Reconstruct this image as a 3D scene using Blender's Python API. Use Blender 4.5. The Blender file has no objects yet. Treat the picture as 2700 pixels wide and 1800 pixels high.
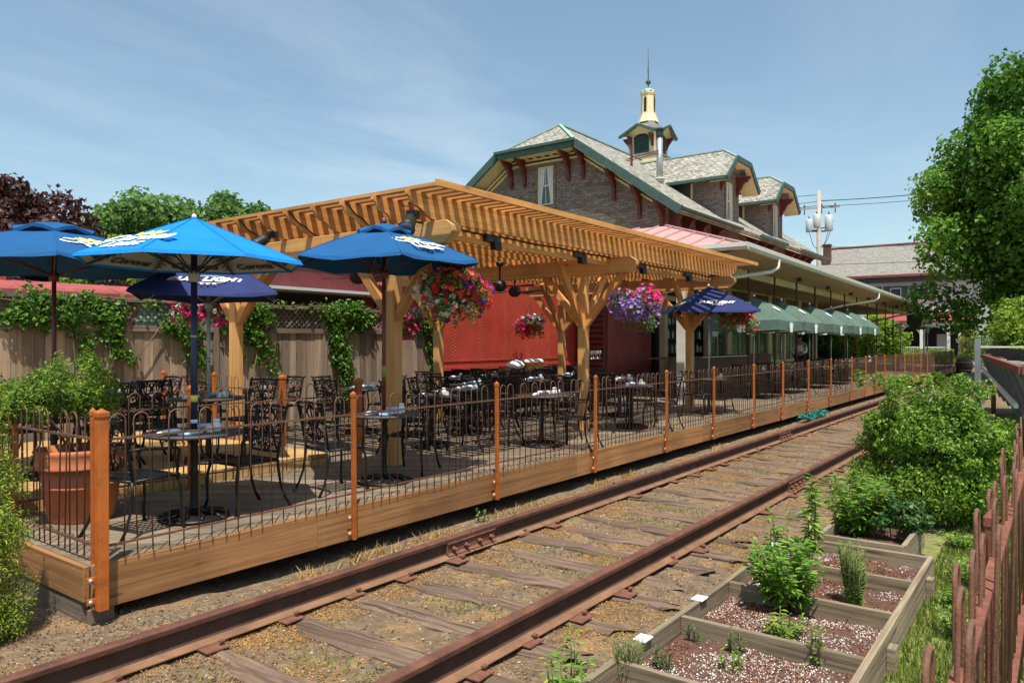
import bpy, math, random
import numpy as np
from mathutils import Vector, Matrix
random.seed(7); rng = np.random.default_rng(11)
PI = math.pi
scene = bpy.context.scene
C = scene.collection
Z3 = Vector((0, 0, 1))

def newell(p):
    n = Vector((0, 0, 0))
    for i in range(len(p)):
        a, b = p[i], p[(i + 1) % len(p)]
        n.x += (a.y - b.y) * (a.z + b.z); n.y += (a.z - b.z) * (a.x + b.x); n.z += (a.x - b.x) * (a.y + b.y)
    return n.normalized() if n.length > 1e-12 else Vector((0, 0, 1))

class MB:
    """collects primitives and links them as ONE mesh object with metric UVs and a per-piece tone"""
    def __init__(s): s.v = []; s.f = []; s.g = []; s.t = []; s.m = []; s.s = []
    def add(s, vs, fs, g=None, m=0, sm=False, tone=None):
        b = len(s.v); s.v += [Vector(p) for p in vs]
        t = random.random() if tone is None else tone
        off = (random.random() * 7, random.random() * 7)
        for f in fs:
            s.f.append([b + i for i in f]); s.g.append((g, off)); s.t.append(t); s.m.append(m); s.s.append(sm)
    def box(s, lo, hi, g=None, m=0, tone=None):
        x0, y0, z0 = lo; x1, y1, z1 = hi
        s.add([(x0,y0,z0),(x1,y0,z0),(x1,y1,z0),(x0,y1,z0),(x0,y0,z1),(x1,y0,z1),(x1,y1,z1),(x0,y1,z1)],
              [(0,3,2,1),(4,5,6,7),(0,1,5,4),(1,2,6,5),(2,3,7,6),(3,0,4,7)], g, m, False, tone)
    def beam(s, p, q, w, h, up=(0,0,1), m=0, tone=None, cut=0.0):
        p, q = Vector(p), Vector(q); d = (q - p).normalized(); u = Vector(up)
        r = d.cross(u)
        if r.length < 1e-4: r = d.cross(Vector((1, 0, 0)))
        r.normalize(); u = r.cross(d).normalized(); r = r * (w / 2); u = u * (h / 2)
        vs = [p-r-u, p+r-u, p+r+u, p-r+u, q-r-u, q+r-u, q+r+u, q-r+u]
        s.add(vs, [(0,1,2,3),(7,6,5,4),(0,4,5,1),(1,5,6,2),(2,6,7,3),(3,7,4,0)], d, m, False, tone)
    def tube(s, pts, r, n=6, m=0, cap=True, closed=False, tone=None, sm=True):
        pts = [Vector(p) for p in pts]; k = len(pts)
        if not isinstance(r, (list, tuple)): r = [r] * k
        vs = []; prev = None
        for i, p in enumerate(pts):
            a = pts[i-1] if (i > 0 or closed) else p
            b = pts[(i+1) % k] if (i < k-1 or closed) else p
            d = (b - a)
            d = d.normalized() if d.length > 1e-9 else Vector((0,0,1))
            if prev is None:
                x = d.cross(Vector((0,0,1)))
                if x.length < 1e-3: x = d.cross(Vector((1,0,0)))
            else:
                x = prev - d * prev.dot(d)
                if x.length < 1e-6: x = d.cross(Vector((1,0,0)))
            x.normalize(); prev = x; y = d.cross(x)
            for j in range(n):
                t = 2*PI*j/n + PI/n
                vs.append(p + (x*math.cos(t) + y*math.sin(t)) * r[i])
        fs = []
        for i in range(k if closed else k-1):
            i2 = (i+1) % k
            for j in range(n):
                j2 = (j+1) % n
                fs.append((i*n+j, i*n+j2, i2*n+j2, i2*n+j))
        if cap and not closed:
            fs.append(tuple(range(n-1, -1, -1))); fs.append(tuple((k-1)*n+j for j in range(n)))
        s.add(vs, fs, (pts[-1]-pts[0]).normalized() if not closed and (pts[-1]-pts[0]).length>1e-6 else None, m, sm and n > 4, tone)
    def lathe(s, prof, n=16, c=(0,0,0), m=0, sm=True, tone=None, a0=0.0):
        c = Vector(c); vs = []; k = len(prof)
        for r, z in prof:
            for j in range(n):
                a = 2*PI*j/n + a0
                vs.append(c + Vector((r*math.cos(a), r*math.sin(a), z)))
        fs = [(i*n+j, i*n+(j+1)%n, (i+1)*n+(j+1)%n, (i+1)*n+j) for i in range(k-1) for j in range(n)]
        if prof[0][0] > 1e-5: fs.append(tuple(range(n-1, -1, -1)))
        if prof[-1][0] > 1e-5: fs.append(tuple((k-1)*n+j for j in range(n)))
        s.add(vs, fs, None, m, sm, tone)
    def prism(s, poly, vec, g=None, m=0, tone=None):
        vec = Vector(vec); p = [Vector(a) for a in poly]; n = len(p)
        if newell(p).dot(vec) > 0: p.reverse()
        vs = p + [a + vec for a in p]
        fs = [tuple(range(n)), tuple(range(2*n-1, n-1, -1))] + [(i, n+i, n+(i+1)%n, (i+1)%n) for i in range(n)]
        s.add(vs, fs, g, m, False, tone)
    def poly(s, pts, g=None, m=0, tone=None, sm=False):
        s.add(pts, [tuple(range(len(pts)))], g, m, sm, tone)
    def slab(s, pts, th, g=None, m=0, tone=None):
        p = [Vector(a) for a in pts]; n = newell(p); s.prism(p, -n*th, g, m, tone)
    def build(s, name, mats, parent=None, kind=None, label=None, cat=None, group=None, loc=None, bevel=0.0):
        me = bpy.data.meshes.new(name)
        me.from_pydata([tuple(v) for v in s.v], [], s.f)
        if not isinstance(mats, (list, tuple)): mats = [mats]
        for a in mats: me.materials.append(a)
        me.polygons.foreach_set('material_index', s.m)
        me.polygons.foreach_set('use_smooth', s.s)
        at = me.attributes.new('tone', 'FLOAT', 'FACE'); at.data.foreach_set('value', s.t)
        uvl = me.uv_layers.new(name='UVMap'); uv = []
        for f, (g, off) in zip(s.f, s.g):
            p = [s.v[i] for i in f]; n = newell(p)
            if g is not None:
                t = Vector(g).normalized()
                b = n.cross(t)
                if b.length < .3: b = t.orthogonal().normalized(); t = n.cross(b)   # end grain
                else: b.normalize()
                uv += [c for a in p for c in (a.dot(t)+off[0], a.dot(b)+off[1])]
            else:
                t = Z3.cross(n)
                t = t.normalized() if t.length > .05 else Vector((1,0,0))
                b = n.cross(t)
                uv += [c for a in p for c in (a.dot(t), a.dot(b))]
        uvl.data.foreach_set('uv', uv)
        me.update()
        return link(name, me, parent, kind, label, cat, group, loc, bevel)

def link(name, me, parent=None, kind=None, label=None, cat=None, group=None, loc=None, bevel=0.0):
    o = bpy.data.objects.new(name, me); C.objects.link(o)
    if parent is not None: o.parent = parent
    if loc is not None: o.location = loc
    tag(o, label, cat, group, kind)
    if bevel:
        b = o.modifiers.new('bevel', 'BEVEL'); b.width = bevel; b.segments = 2; b.limit_method = 'ANGLE'; b.harden_normals = False
    return o
def tag(o, label=None, cat=None, group=None, kind=None):
    if label: o['label'] = label
    if cat: o['category'] = cat
    if group: o['group'] = group
    if kind: o['kind'] = kind
    return o
def thing(name, label, cat, loc=(0,0,0), rz=0.0, group=None):
    o = bpy.data.objects.new(name, None); C.objects.link(o); o.empty_display_size = .1
    o.location = loc; o.rotation_euler = (0, 0, rz)
    return tag(o, label, cat, group)
def dup(root, loc, rz=0.0, label=None, group=None, scale=None):
    r = root.copy(); C.objects.link(r); r.location = loc; r.rotation_euler = (0, 0, rz)
    if scale is not None: r.scale = (scale,)*3 if not isinstance(scale, tuple) else scale
    if label: r['label'] = label
    if group: r['group'] = group
    for ch in list(root.children):
        c = ch.copy(); C.objects.link(c); c.parent = r
        for g in list(ch.children):
            d = g.copy(); C.objects.link(d); d.parent = c
    return r
def npmesh(name, V, F, tone, mats, parent=None, smooth=False, mi=None, uv=None, **kw):
    """V (n,3), F (m,k) int arrays, tone (m,)"""
    me = bpy.data.meshes.new(name); k = F.shape[1]; m = len(F)
    me.vertices.add(len(V)); me.vertices.foreach_set('co', np.ascontiguousarray(V, dtype=np.float32).ravel())
    me.loops.add(m*k); me.loops.foreach_set('vertex_index', np.ascontiguousarray(F, dtype=np.int32).ravel())
    me.polygons.add(m); me.polygons.foreach_set('loop_start', np.arange(0, m*k, k, dtype=np.int32))
    if not isinstance(mats, (list, tuple)): mats = [mats]
    for a in mats: me.materials.append(a)
    if mi is not None: me.polygons.foreach_set('material_index', np.ascontiguousarray(mi, dtype=np.int32))
    me.polygons.foreach_set('use_smooth', np.full(m, smooth))
    at = me.attributes.new('tone', 'FLOAT', 'FACE'); at.data.foreach_set('value', np.ascontiguousarray(tone, dtype=np.float32))
    me.update(calc_edges=True); me.validate()
    return link(name, me, parent, **kw)
def unit(a): return a / np.maximum(np.linalg.norm(a, axis=1, keepdims=True), 1e-9)
def leaf_mesh(name, P, size, mats, parent=None, nrm=None, up=.35, aspect=.55, tone=None, mi=None, droop=0.0, jit=.9, **kw):
    """one folded four-vertex leaf per point"""
    n = len(P)
    N = rng.normal(size=(n,3))
    if nrm is not None: N = nrm*1.3 + N*jit
    N[:,2] += up; N = unit(N)
    D = rng.normal(size=(n,3)); D[:,2] -= droop
    D = unit(D - N*np.sum(D*N, axis=1, keepdims=True)); B = np.cross(N, D)
    sz = (size*rng.uniform(.6, 1.3, n))[:,None]
    fold = rng.uniform(.02,.3,(n,1))
    V = np.empty((n,4,3))
    V[:,0] = P - D*sz*.5; V[:,2] = P + D*sz*.5 - N*sz*.12
    V[:,1] = P + B*sz*aspect*.5 + N*sz*fold - D*sz*.06; V[:,3] = P - B*sz*aspect*.5 + N*sz*fold - D*sz*.06
    b = np.arange(n)*4
    F = np.stack([b, b+1, b+2, b+3], axis=1)
    if tone is None: tone = rng.random(n)
    return npmesh(name, V.reshape(-1,3), F, tone, mats, parent, mi=mi, **kw)
def clumps(cs, n, shell=.55):
    """cs: list of (x,y,z,r[,squash]); leaf points and outward normals spread over the clumps, weight by area"""
    cs = np.array([c if len(c) == 5 else tuple(c)+(.8,) for c in cs], dtype=float)
    w = cs[:,3]**2; idx = rng.choice(len(cs), n, p=w/w.sum())
    d = unit(rng.normal(size=(n,3))); rad = (rng.uniform(shell**3, 1.0, n)**(1/3))*rng.uniform(.85,1.12,n)
    off = d*rad[:,None]*cs[idx,3][:,None]; off[:,2] *= cs[idx,4]
    return cs[idx,:3]+off, d, idx
def crown(c, R, k, rr=(.28,.45), flat=.85, seed=0, lower=-.6):
    """clump spheres scattered over an ellipsoidal crown with an uneven outline"""
    g = np.random.default_rng(seed); out = []
    for i in range(k):
        d = g.normal(size=3); d /= np.linalg.norm(d)
        if d[2] < lower: d[2] = lower*g.random(); d /= np.linalg.norm(d)
        f = g.uniform(.45, 1.0)**.6 * g.uniform(.82,1.08)
        r = g.uniform(*rr)*min(R)*(1.15-.35*f)
        out.append((c[0]+d[0]*R[0]*f*.8, c[1]+d[1]*R[1]*f*.8, c[2]+d[2]*R[2]*f*.8, r, flat))
    return out
ORD = ['first','second','third','fourth','fifth','sixth','seventh','eighth','ninth','tenth','eleventh','twelfth','thirteenth','fourteenth','fifteenth','sixteenth','seventeenth','eighteenth','nineteenth','twentieth']
def ordn(i):
    if i < 20: return ORD[i]
    t = {2:'twenty',3:'thirty',4:'forty',5:'fifty',6:'sixty'}
    a, b = divmod(i+1, 10)
    return t[a] + '-' + ORD[b-1] if b else {3:'thirtieth',4:'fortieth',5:'fiftieth',6:'sixtieth'}[a]
# ------------------------------------------------------------------ materials
def N(nt, t, **kw):
    n = nt.nodes.new(t)
    for k, v in kw.items():
        if k.startswith('i_'): n.inputs[k[2:].replace('_', ' ')].default_value = v
        else: setattr(n, k, v)
    return n
def base(name, rough=.7, metal=0.0, spec=None):
    m = bpy.data.materials.new(name); m.use_nodes = True; nt = m.node_tree; b = nt.nodes['Principled BSDF']
    b.inputs['Roughness'].default_value = rough; b.inputs['Metallic'].default_value = metal
    if spec is not None: b.inputs['Specular IOR Level'].default_value = spec
    return m, nt, b
def c4(c): return (c[0], c[1], c[2], 1)
def ramp(nt, fac, stops):
    r = N(nt, 'ShaderNodeValToRGB'); e = r.color_ramp.elements
    e[0].position, e[0].color = stops[0][0], c4(stops[0][1]); e[1].position, e[1].color = stops[-1][0], c4(stops[-1][1])
    for p, c in stops[1:-1]:
        x = e.new(p); x.color = c4(c)
    nt.links.new(fac, r.inputs[0]); return r.outputs[0]
def noise(nt, vec, scale, detail=5, rough=.55, dist=0.0):
    n = N(nt, 'ShaderNodeTexNoise'); n.inputs['Scale'].default_value = scale; n.inputs['Detail'].default_value = detail
    n.inputs['Roughness'].default_value = rough; n.inputs['Distortion'].default_value = dist
    if vec is not None: nt.links.new(vec, n.inputs['Vector'])
    return n.outputs['Fac']
def mapping(nt, src, sc=(1,1,1), loc=(0,0,0), rot=(0,0,0)):
    m = N(nt, 'ShaderNodeMapping'); m.inputs['Scale'].default_value = sc; m.inputs['Location'].default_value = loc; m.inputs['Rotation'].default_value = rot
    nt.links.new(src, m.inputs['Vector']); return m.outputs[0]
def coord(nt, w='Object'): return N(nt, 'ShaderNodeTexCoord').outputs[w]
def uvc(nt): return N(nt, 'ShaderNodeUVMap', uv_map='UVMap').outputs[0]
def tone(nt): return N(nt, 'ShaderNodeAttribute', attribute_name='tone').outputs['Fac']
def maprange(nt, v, a, b, c, d):
    n = N(nt, 'ShaderNodeMapRange'); n.inputs[1].default_value = a; n.inputs[2].default_value = b; n.inputs[3].default_value = c; n.inputs[4].default_value = d
    nt.links.new(v, n.inputs[0]); return n.outputs[0]
def mixc(nt, f, a, b, mode='MIX'):
    n = N(nt, 'ShaderNodeMix', data_type='RGBA', blend_type=mode)
    if isinstance(f, (int, float)): n.inputs[0].default_value = f
    else: nt.links.new(f, n.inputs[0])
    for s, v in ((6, a), (7, b)):
        if isinstance(v, tuple): n.inputs[s].default_value = c4(v)
        else: nt.links.new(v, n.inputs[s])
    return n.outputs[2]
def mul(nt, col, val):
    n = N(nt, 'ShaderNodeVectorMath', operation='SCALE'); nt.links.new(col, n.inputs[0])
    if isinstance(val, (int, float)): n.inputs['Scale'].default_value = val
    else: nt.links.new(val, n.inputs['Scale'])
    return n.outputs[0]
def bump(nt, b, h, strength=.3, dist=.01):
    n = N(nt, 'ShaderNodeBump'); n.inputs['Strength'].default_value = strength; n.inputs['Distance'].default_value = dist
    nt.links.new(h, n.inputs['Height']); nt.links.new(n.outputs[0], b.inputs['Normal'])

def wood(name, c1, c2, us=1.3, vs=26, rough=.65, bs=.25, tv=.22, dist=.012, c3=None, knots=True, cracks=False):
    m, nt, b = base(name, rough); u = uvc(nt)
    f = noise(nt, mapping(nt, u, (us, vs, 1)), 1.0, 6, .6, .6)
    st = [(.3, c1), (.7, c2)] if not cracks else [(.30, tuple(x*.3 for x in c1)), (.40, c1), (.52, tuple((x+y)/2 for x, y in zip(c1, c2))), (.70, c2)]
    col = ramp(nt, f, st)
    big = noise(nt, mapping(nt, u, (.7, 2.2, 1)), 1.0, 3)
    if c3: col = mixc(nt, maprange(nt, big, .48, .68, 0, .8), col, c3)
    if knots:
        v = N(nt, 'ShaderNodeTexVoronoi', feature='F1'); v.inputs['Scale'].default_value = 1.0
        nt.links.new(mapping(nt, u, (1.4, 7.0, 1)), v.inputs['Vector'])
        col = mixc(nt, maprange(nt, v.outputs['Distance'], .05, .13, .75, 0), col, tuple(x*.38 for x in c1))
    col = mul(nt, col, maprange(nt, noise(nt, mapping(nt, coord(nt), (1.1,1.1,.5)), 1.0, 5, .65), .35, .65, .80, 1.12))
    col = mul(nt, col, maprange(nt, tone(nt), 0, 1, 1-tv, 1+tv))
    nt.links.new(col, b.inputs['Base Color']); bump(nt, b, f, bs, dist)
    return m
def plain(name, c, rough=.6, metal=0.0, var=.18, scale=6.0, tv=0.0, bs=0.0, bscale=40, c2=None, th=(.5,.7), spec=None):
    m, nt, b = base(name, rough, metal, spec); o = coord(nt)
    f = noise(nt, o, scale, 6, .6)
    col = ramp(nt, f, [(.3, tuple(x*(1-var) for x in c)), (.7, tuple(min(1, x*(1+var)) for x in c))])
    if c2: col = mixc(nt, maprange(nt, noise(nt, o, scale*1.7, 8, .7), th[0], th[1], 0, .9), col, c2)
    if tv: col = mul(nt, col, maprange(nt, tone(nt), 0, 1, 1-tv, 1+tv))
    nt.links.new(col, b.inputs['Base Color'])
    if bs: bump(nt, b, noise(nt, o, bscale, 4), bs, .006)
    return m
def leaf(name, a, b_, c=None, trans=.35, rough=.5):
    m, nt, b = base(name, rough, 0, .3); t = tone(nt)
    st = [(0, a), (1, b_)] if c is None else [(0, a), (.6, b_), (1, c)]
    col = ramp(nt, t, st)
    nt.links.new(col, b.inputs['Base Color'])
    tr = N(nt, 'ShaderNodeBsdfTranslucent'); nt.links.new(mul(nt, col, 1.3), tr.inputs['Color'])
    mx = N(nt, 'ShaderNodeMixShader'); mx.inputs[0].default_value = trans
    nt.links.new(b.outputs[0], mx.inputs[1]); nt.links.new(tr.outputs[0], mx.inputs[2])
    nt.links.new(mx.outputs[0], nt.nodes['Material Output'].inputs['Surface'])
    return m
def fabric(name, c, trans=.12, var=.1):
    m, nt, b = base(name, .85, 0, .2); o = coord(nt)
    col = ramp(nt, noise(nt, o, 3.0, 4), [(.3, tuple(x*(1-var) for x in c)), (.7, tuple(min(1,x*(1+var)) for x in c))])
    nt.links.new(col, b.inputs['Base Color'])
    w = noise(nt, mapping(nt, uvc(nt), (60,60,60)), 3.0, 2); w2 = N(nt, 'ShaderNodeMath', operation='MULTIPLY_ADD'); nt.links.new(noise(nt, o, 7.0, 3, .5, .8), w2.inputs[0]); w2.inputs[1].default_value = 5.0; nt.links.new(w, w2.inputs[2]); bump(nt, b, w2.outputs[0], .30, .012)
    tr = N(nt, 'ShaderNodeBsdfTranslucent'); nt.links.new(col, tr.inputs['Color'])
    mx = N(nt, 'ShaderNodeMixShader'); mx.inputs[0].default_value = trans
    nt.links.new(b.outputs[0], mx.inputs[1]); nt.links.new(tr.outputs[0], mx.inputs[2])
    nt.links.new(mx.outputs[0], nt.nodes['Material Output'].inputs['Surface'])
    return m
def bricky(name, cols, mortar, w, h, ms=.012, rough=.85, warp=.06, bs=.5, dist=.02, bias=0.0, streak=None):
    """rubble stone, slate: Brick pattern on the metric UVs, warped, tinted per piece"""
    m, nt, b = base(name, rough); u = uvc(nt)
    wv = N(nt, 'ShaderNodeTexNoise'); wv.inputs['Scale'].default_value = 2.5; wv.inputs['Detail'].default_value = 3; nt.links.new(u, wv.inputs['Vector'])
    a1 = N(nt, 'ShaderNodeVectorMath', operation='SUBTRACT'); nt.links.new(wv.outputs['Color'], a1.inputs[0]); a1.inputs[1].default_value = (.5,.5,.5)
    a2 = N(nt, 'ShaderNodeVectorMath', operation='SCALE'); nt.links.new(a1.outputs[0], a2.inputs[0]); a2.inputs['Scale'].default_value = warp
    a3 = N(nt, 'ShaderNodeVectorMath', operation='ADD'); nt.links.new(u, a3.inputs[0]); nt.links.new(a2.outputs[0], a3.inputs[1])
    def br(c1, c2, off=0.0):
        t = N(nt, 'ShaderNodeTexBrick'); t.offset = .5; t.squash = 1.0
        t.inputs['Scale'].default_value = 1; t.inputs['Brick Width'].default_value = w; t.inputs['Row Height'].default_value = h
        t.inputs['Mortar Size'].default_value = ms; t.inputs['Mortar Smooth'].default_value = .4; t.inputs['Bias'].default_value = bias
        t.inputs['Color1'].default_value = c4(c1); t.inputs['Color2'].default_value = c4(c2); t.inputs['Mortar'].default_value = c4(mortar)
        nt.links.new(a3.outputs[0], t.inputs['Vector']); return t
    t = br(cols[0], cols[1])
    big = noise(nt, u, 3.1, 6, .7)
    col = mixc(nt, maprange(nt, big, .42, .62, 0, .75), t.outputs['Color'], cols[2])
    fine = noise(nt, mapping(nt, u, (2.0/w, 1.0/h, 1)), .6, 4, .7)
    col = mixc(nt, maprange(nt, fine, .5, .72, 0, .7), col, cols[3])
    if streak:
        col = mixc(nt, maprange(nt, noise(nt, mapping(nt, u, (.55, .3, 1)), 1.0, 5, .6), .55, .7, 0, .6), col, streak)
    nt.links.new(col, b.inputs['Base Color'])
    inv = N(nt, 'ShaderNodeMath', operation='SUBTRACT'); inv.inputs[0].default_value = 1; nt.links.new(t.outputs['Fac'], inv.inputs[1])
    ad = N(nt, 'ShaderNodeMath', operation='ADD'); nt.links.new(inv.outputs[0], ad.inputs[0]); nt.links.new(fine, ad.inputs[1])
    bump(nt, b, ad.outputs[0], bs, dist)
    return m

CEDAR = wood('cedar', (.45,.185,.045), (.70,.335,.10), .9, 20, .6, .2, .22, c3=(.58,.235,.06))
CEDAR2 = wood('cedar_post', (.52,.255,.075), (.74,.41,.15), .8, 15, .6, .2, .12, c3=(.60,.265,.075))
BEAM = wood('treated_pine', (.19,.080,.025), (.42,.205,.075), .5, 20, .7, .35, .16, knots=True)
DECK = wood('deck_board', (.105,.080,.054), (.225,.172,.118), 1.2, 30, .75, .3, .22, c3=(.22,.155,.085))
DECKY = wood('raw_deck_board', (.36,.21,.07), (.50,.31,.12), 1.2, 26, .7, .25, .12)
GREY = wood('weathered_board', (.13,.092,.066), (.27,.20,.145), 1.0, 24, .85, .45, .28, c3=(.16,.14,.12))
FBRD = wood('fence_board', (.20,.132,.085), (.40,.285,.19), 1.0, 22, .85, .4, .42, c3=(.25,.21,.175))
TIE = wood('old_tie', (.075,.046,.030), (.25,.165,.112), 1.0, 30, .95, 1.0, .3, .03, c3=(.155,.095,.062), knots=False, cracks=True)
BED = wood('bed_board', (.165,.12,.07), (.33,.255,.165), 1.0, 26, .85, .5, .2, c3=(.23,.19,.13), cracks=True)
FLANGE = plain('lit_flange', (.20,.10,.052), .9, 0, .3, 4, 0, .3, 60, c2=(.13,.065,.036), th=(.5,.7))  # sunlight on the rail flange painted in as a paler rust tone
WEB = plain('shaded_rail_web', (.060,.031,.020), .9, 0, .35, 5, 0, .4, 60, c2=(.09,.04,.024), th=(.5,.7))  # shade below the rail head painted in as a darker brown
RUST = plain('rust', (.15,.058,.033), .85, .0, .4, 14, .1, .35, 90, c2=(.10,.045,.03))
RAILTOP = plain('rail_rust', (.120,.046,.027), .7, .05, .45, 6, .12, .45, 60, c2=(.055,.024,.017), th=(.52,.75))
RUSTPAINT = plain('rust_paint', (.42,.105,.013), .55, 0, .28, 5, .16, .25, 60, c2=(.14,.045,.014), th=(.52,.72))
REDRUST = plain('red_rust_flat', (.19,.060,.033), .8, 0, .4, 14, 0, .5, 150, c2=(.10,.042,.026), th=(.46,.66))
PICKET = plain('picket_rust', (.14,.066,.038), .7, .1, .3, 20, .12)
IRON = plain('black_iron', (.016,.014,.013), .42, .5, .3, 8, .15, .15, 60, spec=.5)
TABLEBLK = plain('table_iron', (.05,.042,.04), .6, .1, .3, 10)
BLACK = plain('black_plastic', (.012,.012,.012), .5)
STEEL = plain('galvanised', (.42,.42,.40), .4, .6, .15, 10)
TERRA = plain('terracotta', (.42,.13,.052), .8, 0, .2, 5, 0, .2, 30, c2=(.50,.22,.13), th=(.6,.8))
WHITE = plain('white_paint', (.78,.78,.76), .5, 0, .05, 4)
NAPKIN = plain('napkin', (.80,.82,.86), .9, 0, .06, 20, 0, .4, 60)
NAPBLUE = plain('blue_cloth', (.42,.55,.74), .9, 0, .1, 20, 0, .4, 60)
GLASSY = plain('pale_glass', (.70,.72,.70), .15, 0, .05, 10)
CREAM = plain('cream_paint', (.76,.63,.36), .6, 0, .07, 3, c2=(.66,.53,.3), th=(.62,.8))
SOFFIT = plain('soffit', (.46,.34,.19), .7, 0, .1, 2)
WALLCREAM = plain('wall_cream', (.58,.47,.27), .7, 0, .1, 2)
GUTTER = plain('gutter', (.62,.60,.53), .45, 0, .1, 3, c2=(.42,.40,.34), th=(.6,.8))
GREEN = plain('green_trim', (.045,.088,.072), .55, 0, .2, 3)
COPPER = plain('copper_green', (.26,.40,.31), .7, 0, .2, 5)
MAROON = plain('maroon_paint', (.135,.026,.027), .55, 0, .25, 3, 0, 0, 40, c2=(.09,.022,.022), th=(.55,.75))
REDCAR = plain('red_car_paint', (.42,.050,.028), .5, 0, .2, 1.3, 0, .12, 5, c2=(.30,.036,.022), th=(.5,.75))
RIVET = plain('pale_rivet', (.50,.14,.085), .6)  # rivets paler than the car paint around them
PINKRED = plain('faded_red', (.31,.06,.055), .6, 0, .2, 2.5, c2=(.22,.04,.036), th=(.5,.75))
CARGREEN = plain('green_car_paint', (.045,.17,.115), .55, 0, .2, 2)
PINK = plain('pink_metal', (.54,.30,.28), .42, .1, .08, 1.5)
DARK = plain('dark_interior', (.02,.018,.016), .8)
BARWOOD = plain('bar_wood', (.10,.045,.028), .5, 0, .3, 3)
GLASS = plain('window_glass', (.05,.06,.065), .08, 0, .3, .8, spec=.8)
CURTAIN = plain('lace_curtain', (.60,.64,.66), .9, 0, .15, 9)
SIDING = plain('dark_siding', (.055,.07,.075), .7, 0, .3, 2.5)
STONE = bricky('rubble_stone', [(.30,.225,.190), (.13,.098,.088), (.215,.155,.138), (.42,.335,.275)], (.12,.088,.08), .34, .115, .012, .9, .26, .9, .035, streak=(.29,.185,.16))
TAN_STONE = bricky('patched_stone', [(.42,.32,.24), (.3,.22,.17), (.36,.27,.2), (.5,.4,.3)], (.2,.15,.12), .34, .17, .02, .9, .12, .7, .03)
SLATE = bricky('slate', [(.40,.375,.305), (.09,.088,.078), (.30,.285,.24), (.66,.62,.52)], (.05,.05,.045), .30, .19, .02, .75, .04, 1.0, .04)
SLATE2 = bricky('weathered_slate', [(.27,.255,.22), (.15,.145,.13), (.21,.2,.175), (.36,.33,.28)], (.1,.095,.085), .26, .17, .01, .8, .05, .6, .02)
SIDEBOARD = plain('pale_siding', (.55,.55,.53), .7, 0, .06, 2)
WOODPOLE = wood('pole_wood', (.30,.26,.22), (.46,.41,.36), .5, 14, .9, .3, .1)
SOIL = plain('potting_soil', (.10,.045,.028), .95, 0, .5, 25, 0, .8, 60, c2=(.05,.025,.016))
BLUE1 = fabric('bright_blue_canvas', (.008,.20,.56), .05)
BLUE2 = fabric('deep_blue_canvas', (.010,.082,.22), .012)
NAVY = fabric('navy_canvas', (.024,.034,.115), .012)
GRNFAB = fabric('green_canvas', (.10,.15,.122), .03)
LINING = fabric('pale_lining', (.42,.45,.45), .1)
PALM = plain('palm_print', (.035,.075,.07), .8)
LETTER = plain('white_print', (.85,.85,.83), .8, 0, .03)
YELLOW = plain('yellow_print', (.80,.66,.12), .8, 0, .05)
INK = plain('navy_print', (.02,.03,.08), .8)
NAVYPOLE = plain('navy_pole', (.012,.016,.06), .35)
REDPOLE = plain('red_wood_pole', (.12,.022,.014), .45, 0, .3, 20)
GREYPOLE = plain('grey_pole', (.36,.38,.37), .4, .3)
LF_YEW = leaf('yew_leaf', (.035,.085,.010), (.13,.24,.025), (.32,.42,.05), .3)
LF_ARB = leaf('golden_cypress', (.07,.15,.015), (.27,.36,.035), (.46,.48,.07), .3)
LF_MAPLE = leaf('maple_leaf', (.028,.085,.010), (.10,.235,.022), (.22,.38,.045), .4)
LF_RED = leaf('crimson_leaf', (.028,.012,.012), (.075,.03,.026), (.14,.065,.05), .25)
LF_GREEN = leaf('green_leaf', (.045,.105,.022), (.13,.24,.055), (.23,.35,.10), .4)
LF_YELLOW = leaf('yellow_leaf', (.10,.13,.015), (.27,.31,.04), (.40,.42,.07), .35)
LF_BUSH = leaf('bush_leaf', (.04,.11,.010), (.15,.275,.026), (.32,.45,.065), .38, .35)
LF_LIME = leaf('lime_leaf', (.09,.18,.02), (.22,.34,.035), (.36,.46,.07), .4)
LF_VINE = leaf('vine_leaf', (.03,.09,.012), (.10,.22,.025), (.24,.38,.06), .35)
LF_HERB = leaf('herb_leaf', (.06,.17,.018), (.17,.34,.035), (.32,.50,.07), .35)
LF_DARKHERB = leaf('peony_leaf', (.02,.06,.015), (.06,.14,.03), (.12,.22,.05), .3)
LF_BASKET = leaf('basket_leaf', (.03,.09,.015), (.10,.22,.04), (.22,.35,.08), .3)
GRASS = leaf('grass_blade', (.09,.14,.02), (.19,.25,.045), (.34,.36,.11), .3)
STRAW = leaf('straw', (.20,.125,.05), (.40,.25,.085), (.60,.43,.19), .2, .8)
LITTER = leaf('leaf_litter', (.18,.105,.045), (.44,.22,.05), (.62,.36,.11), .1, .8)
CHIP = leaf('tan_chip', (.09,.05,.027), (.20,.12,.062), (.38,.26,.15), .0, .9)
PEBBLE = leaf('pebble', (.048,.036,.025), (.155,.115,.076), (.42,.35,.27), .0, .9)
PERLITE = leaf('perlite', (.36,.30,.25), (.60,.54,.48), (.80,.77,.72), .0, .9)
BARKBIT = leaf('bark_chip', (.10,.04,.022), (.26,.105,.055), (.40,.19,.11), .0, .9)
BARK = plain('bark', (.10,.075,.055), .95, 0, .4, 6, 0, .6, 20)
STEM = plain('stem', (.14,.12,.05), .8, 0, .3, 9)
def petal(n, c): return leaf(n, tuple(x*.75 for x in c), c, tuple(min(1, x*1.15+.03) for x in c), .35, .6)
P_RED = petal('red_petal', (.72,.035,.045)); P_CORAL = petal('coral_petal', (.85,.13,.085)); P_WHITE = petal('white_petal', (.80,.80,.76))
P_PINK = petal('pink_petal', (.78,.03,.20)); P_VIOLET = petal('violet_petal', (.42,.24,.62)); P_PURPLE = petal('purple_petal', (.14,.04,.30))
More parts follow.
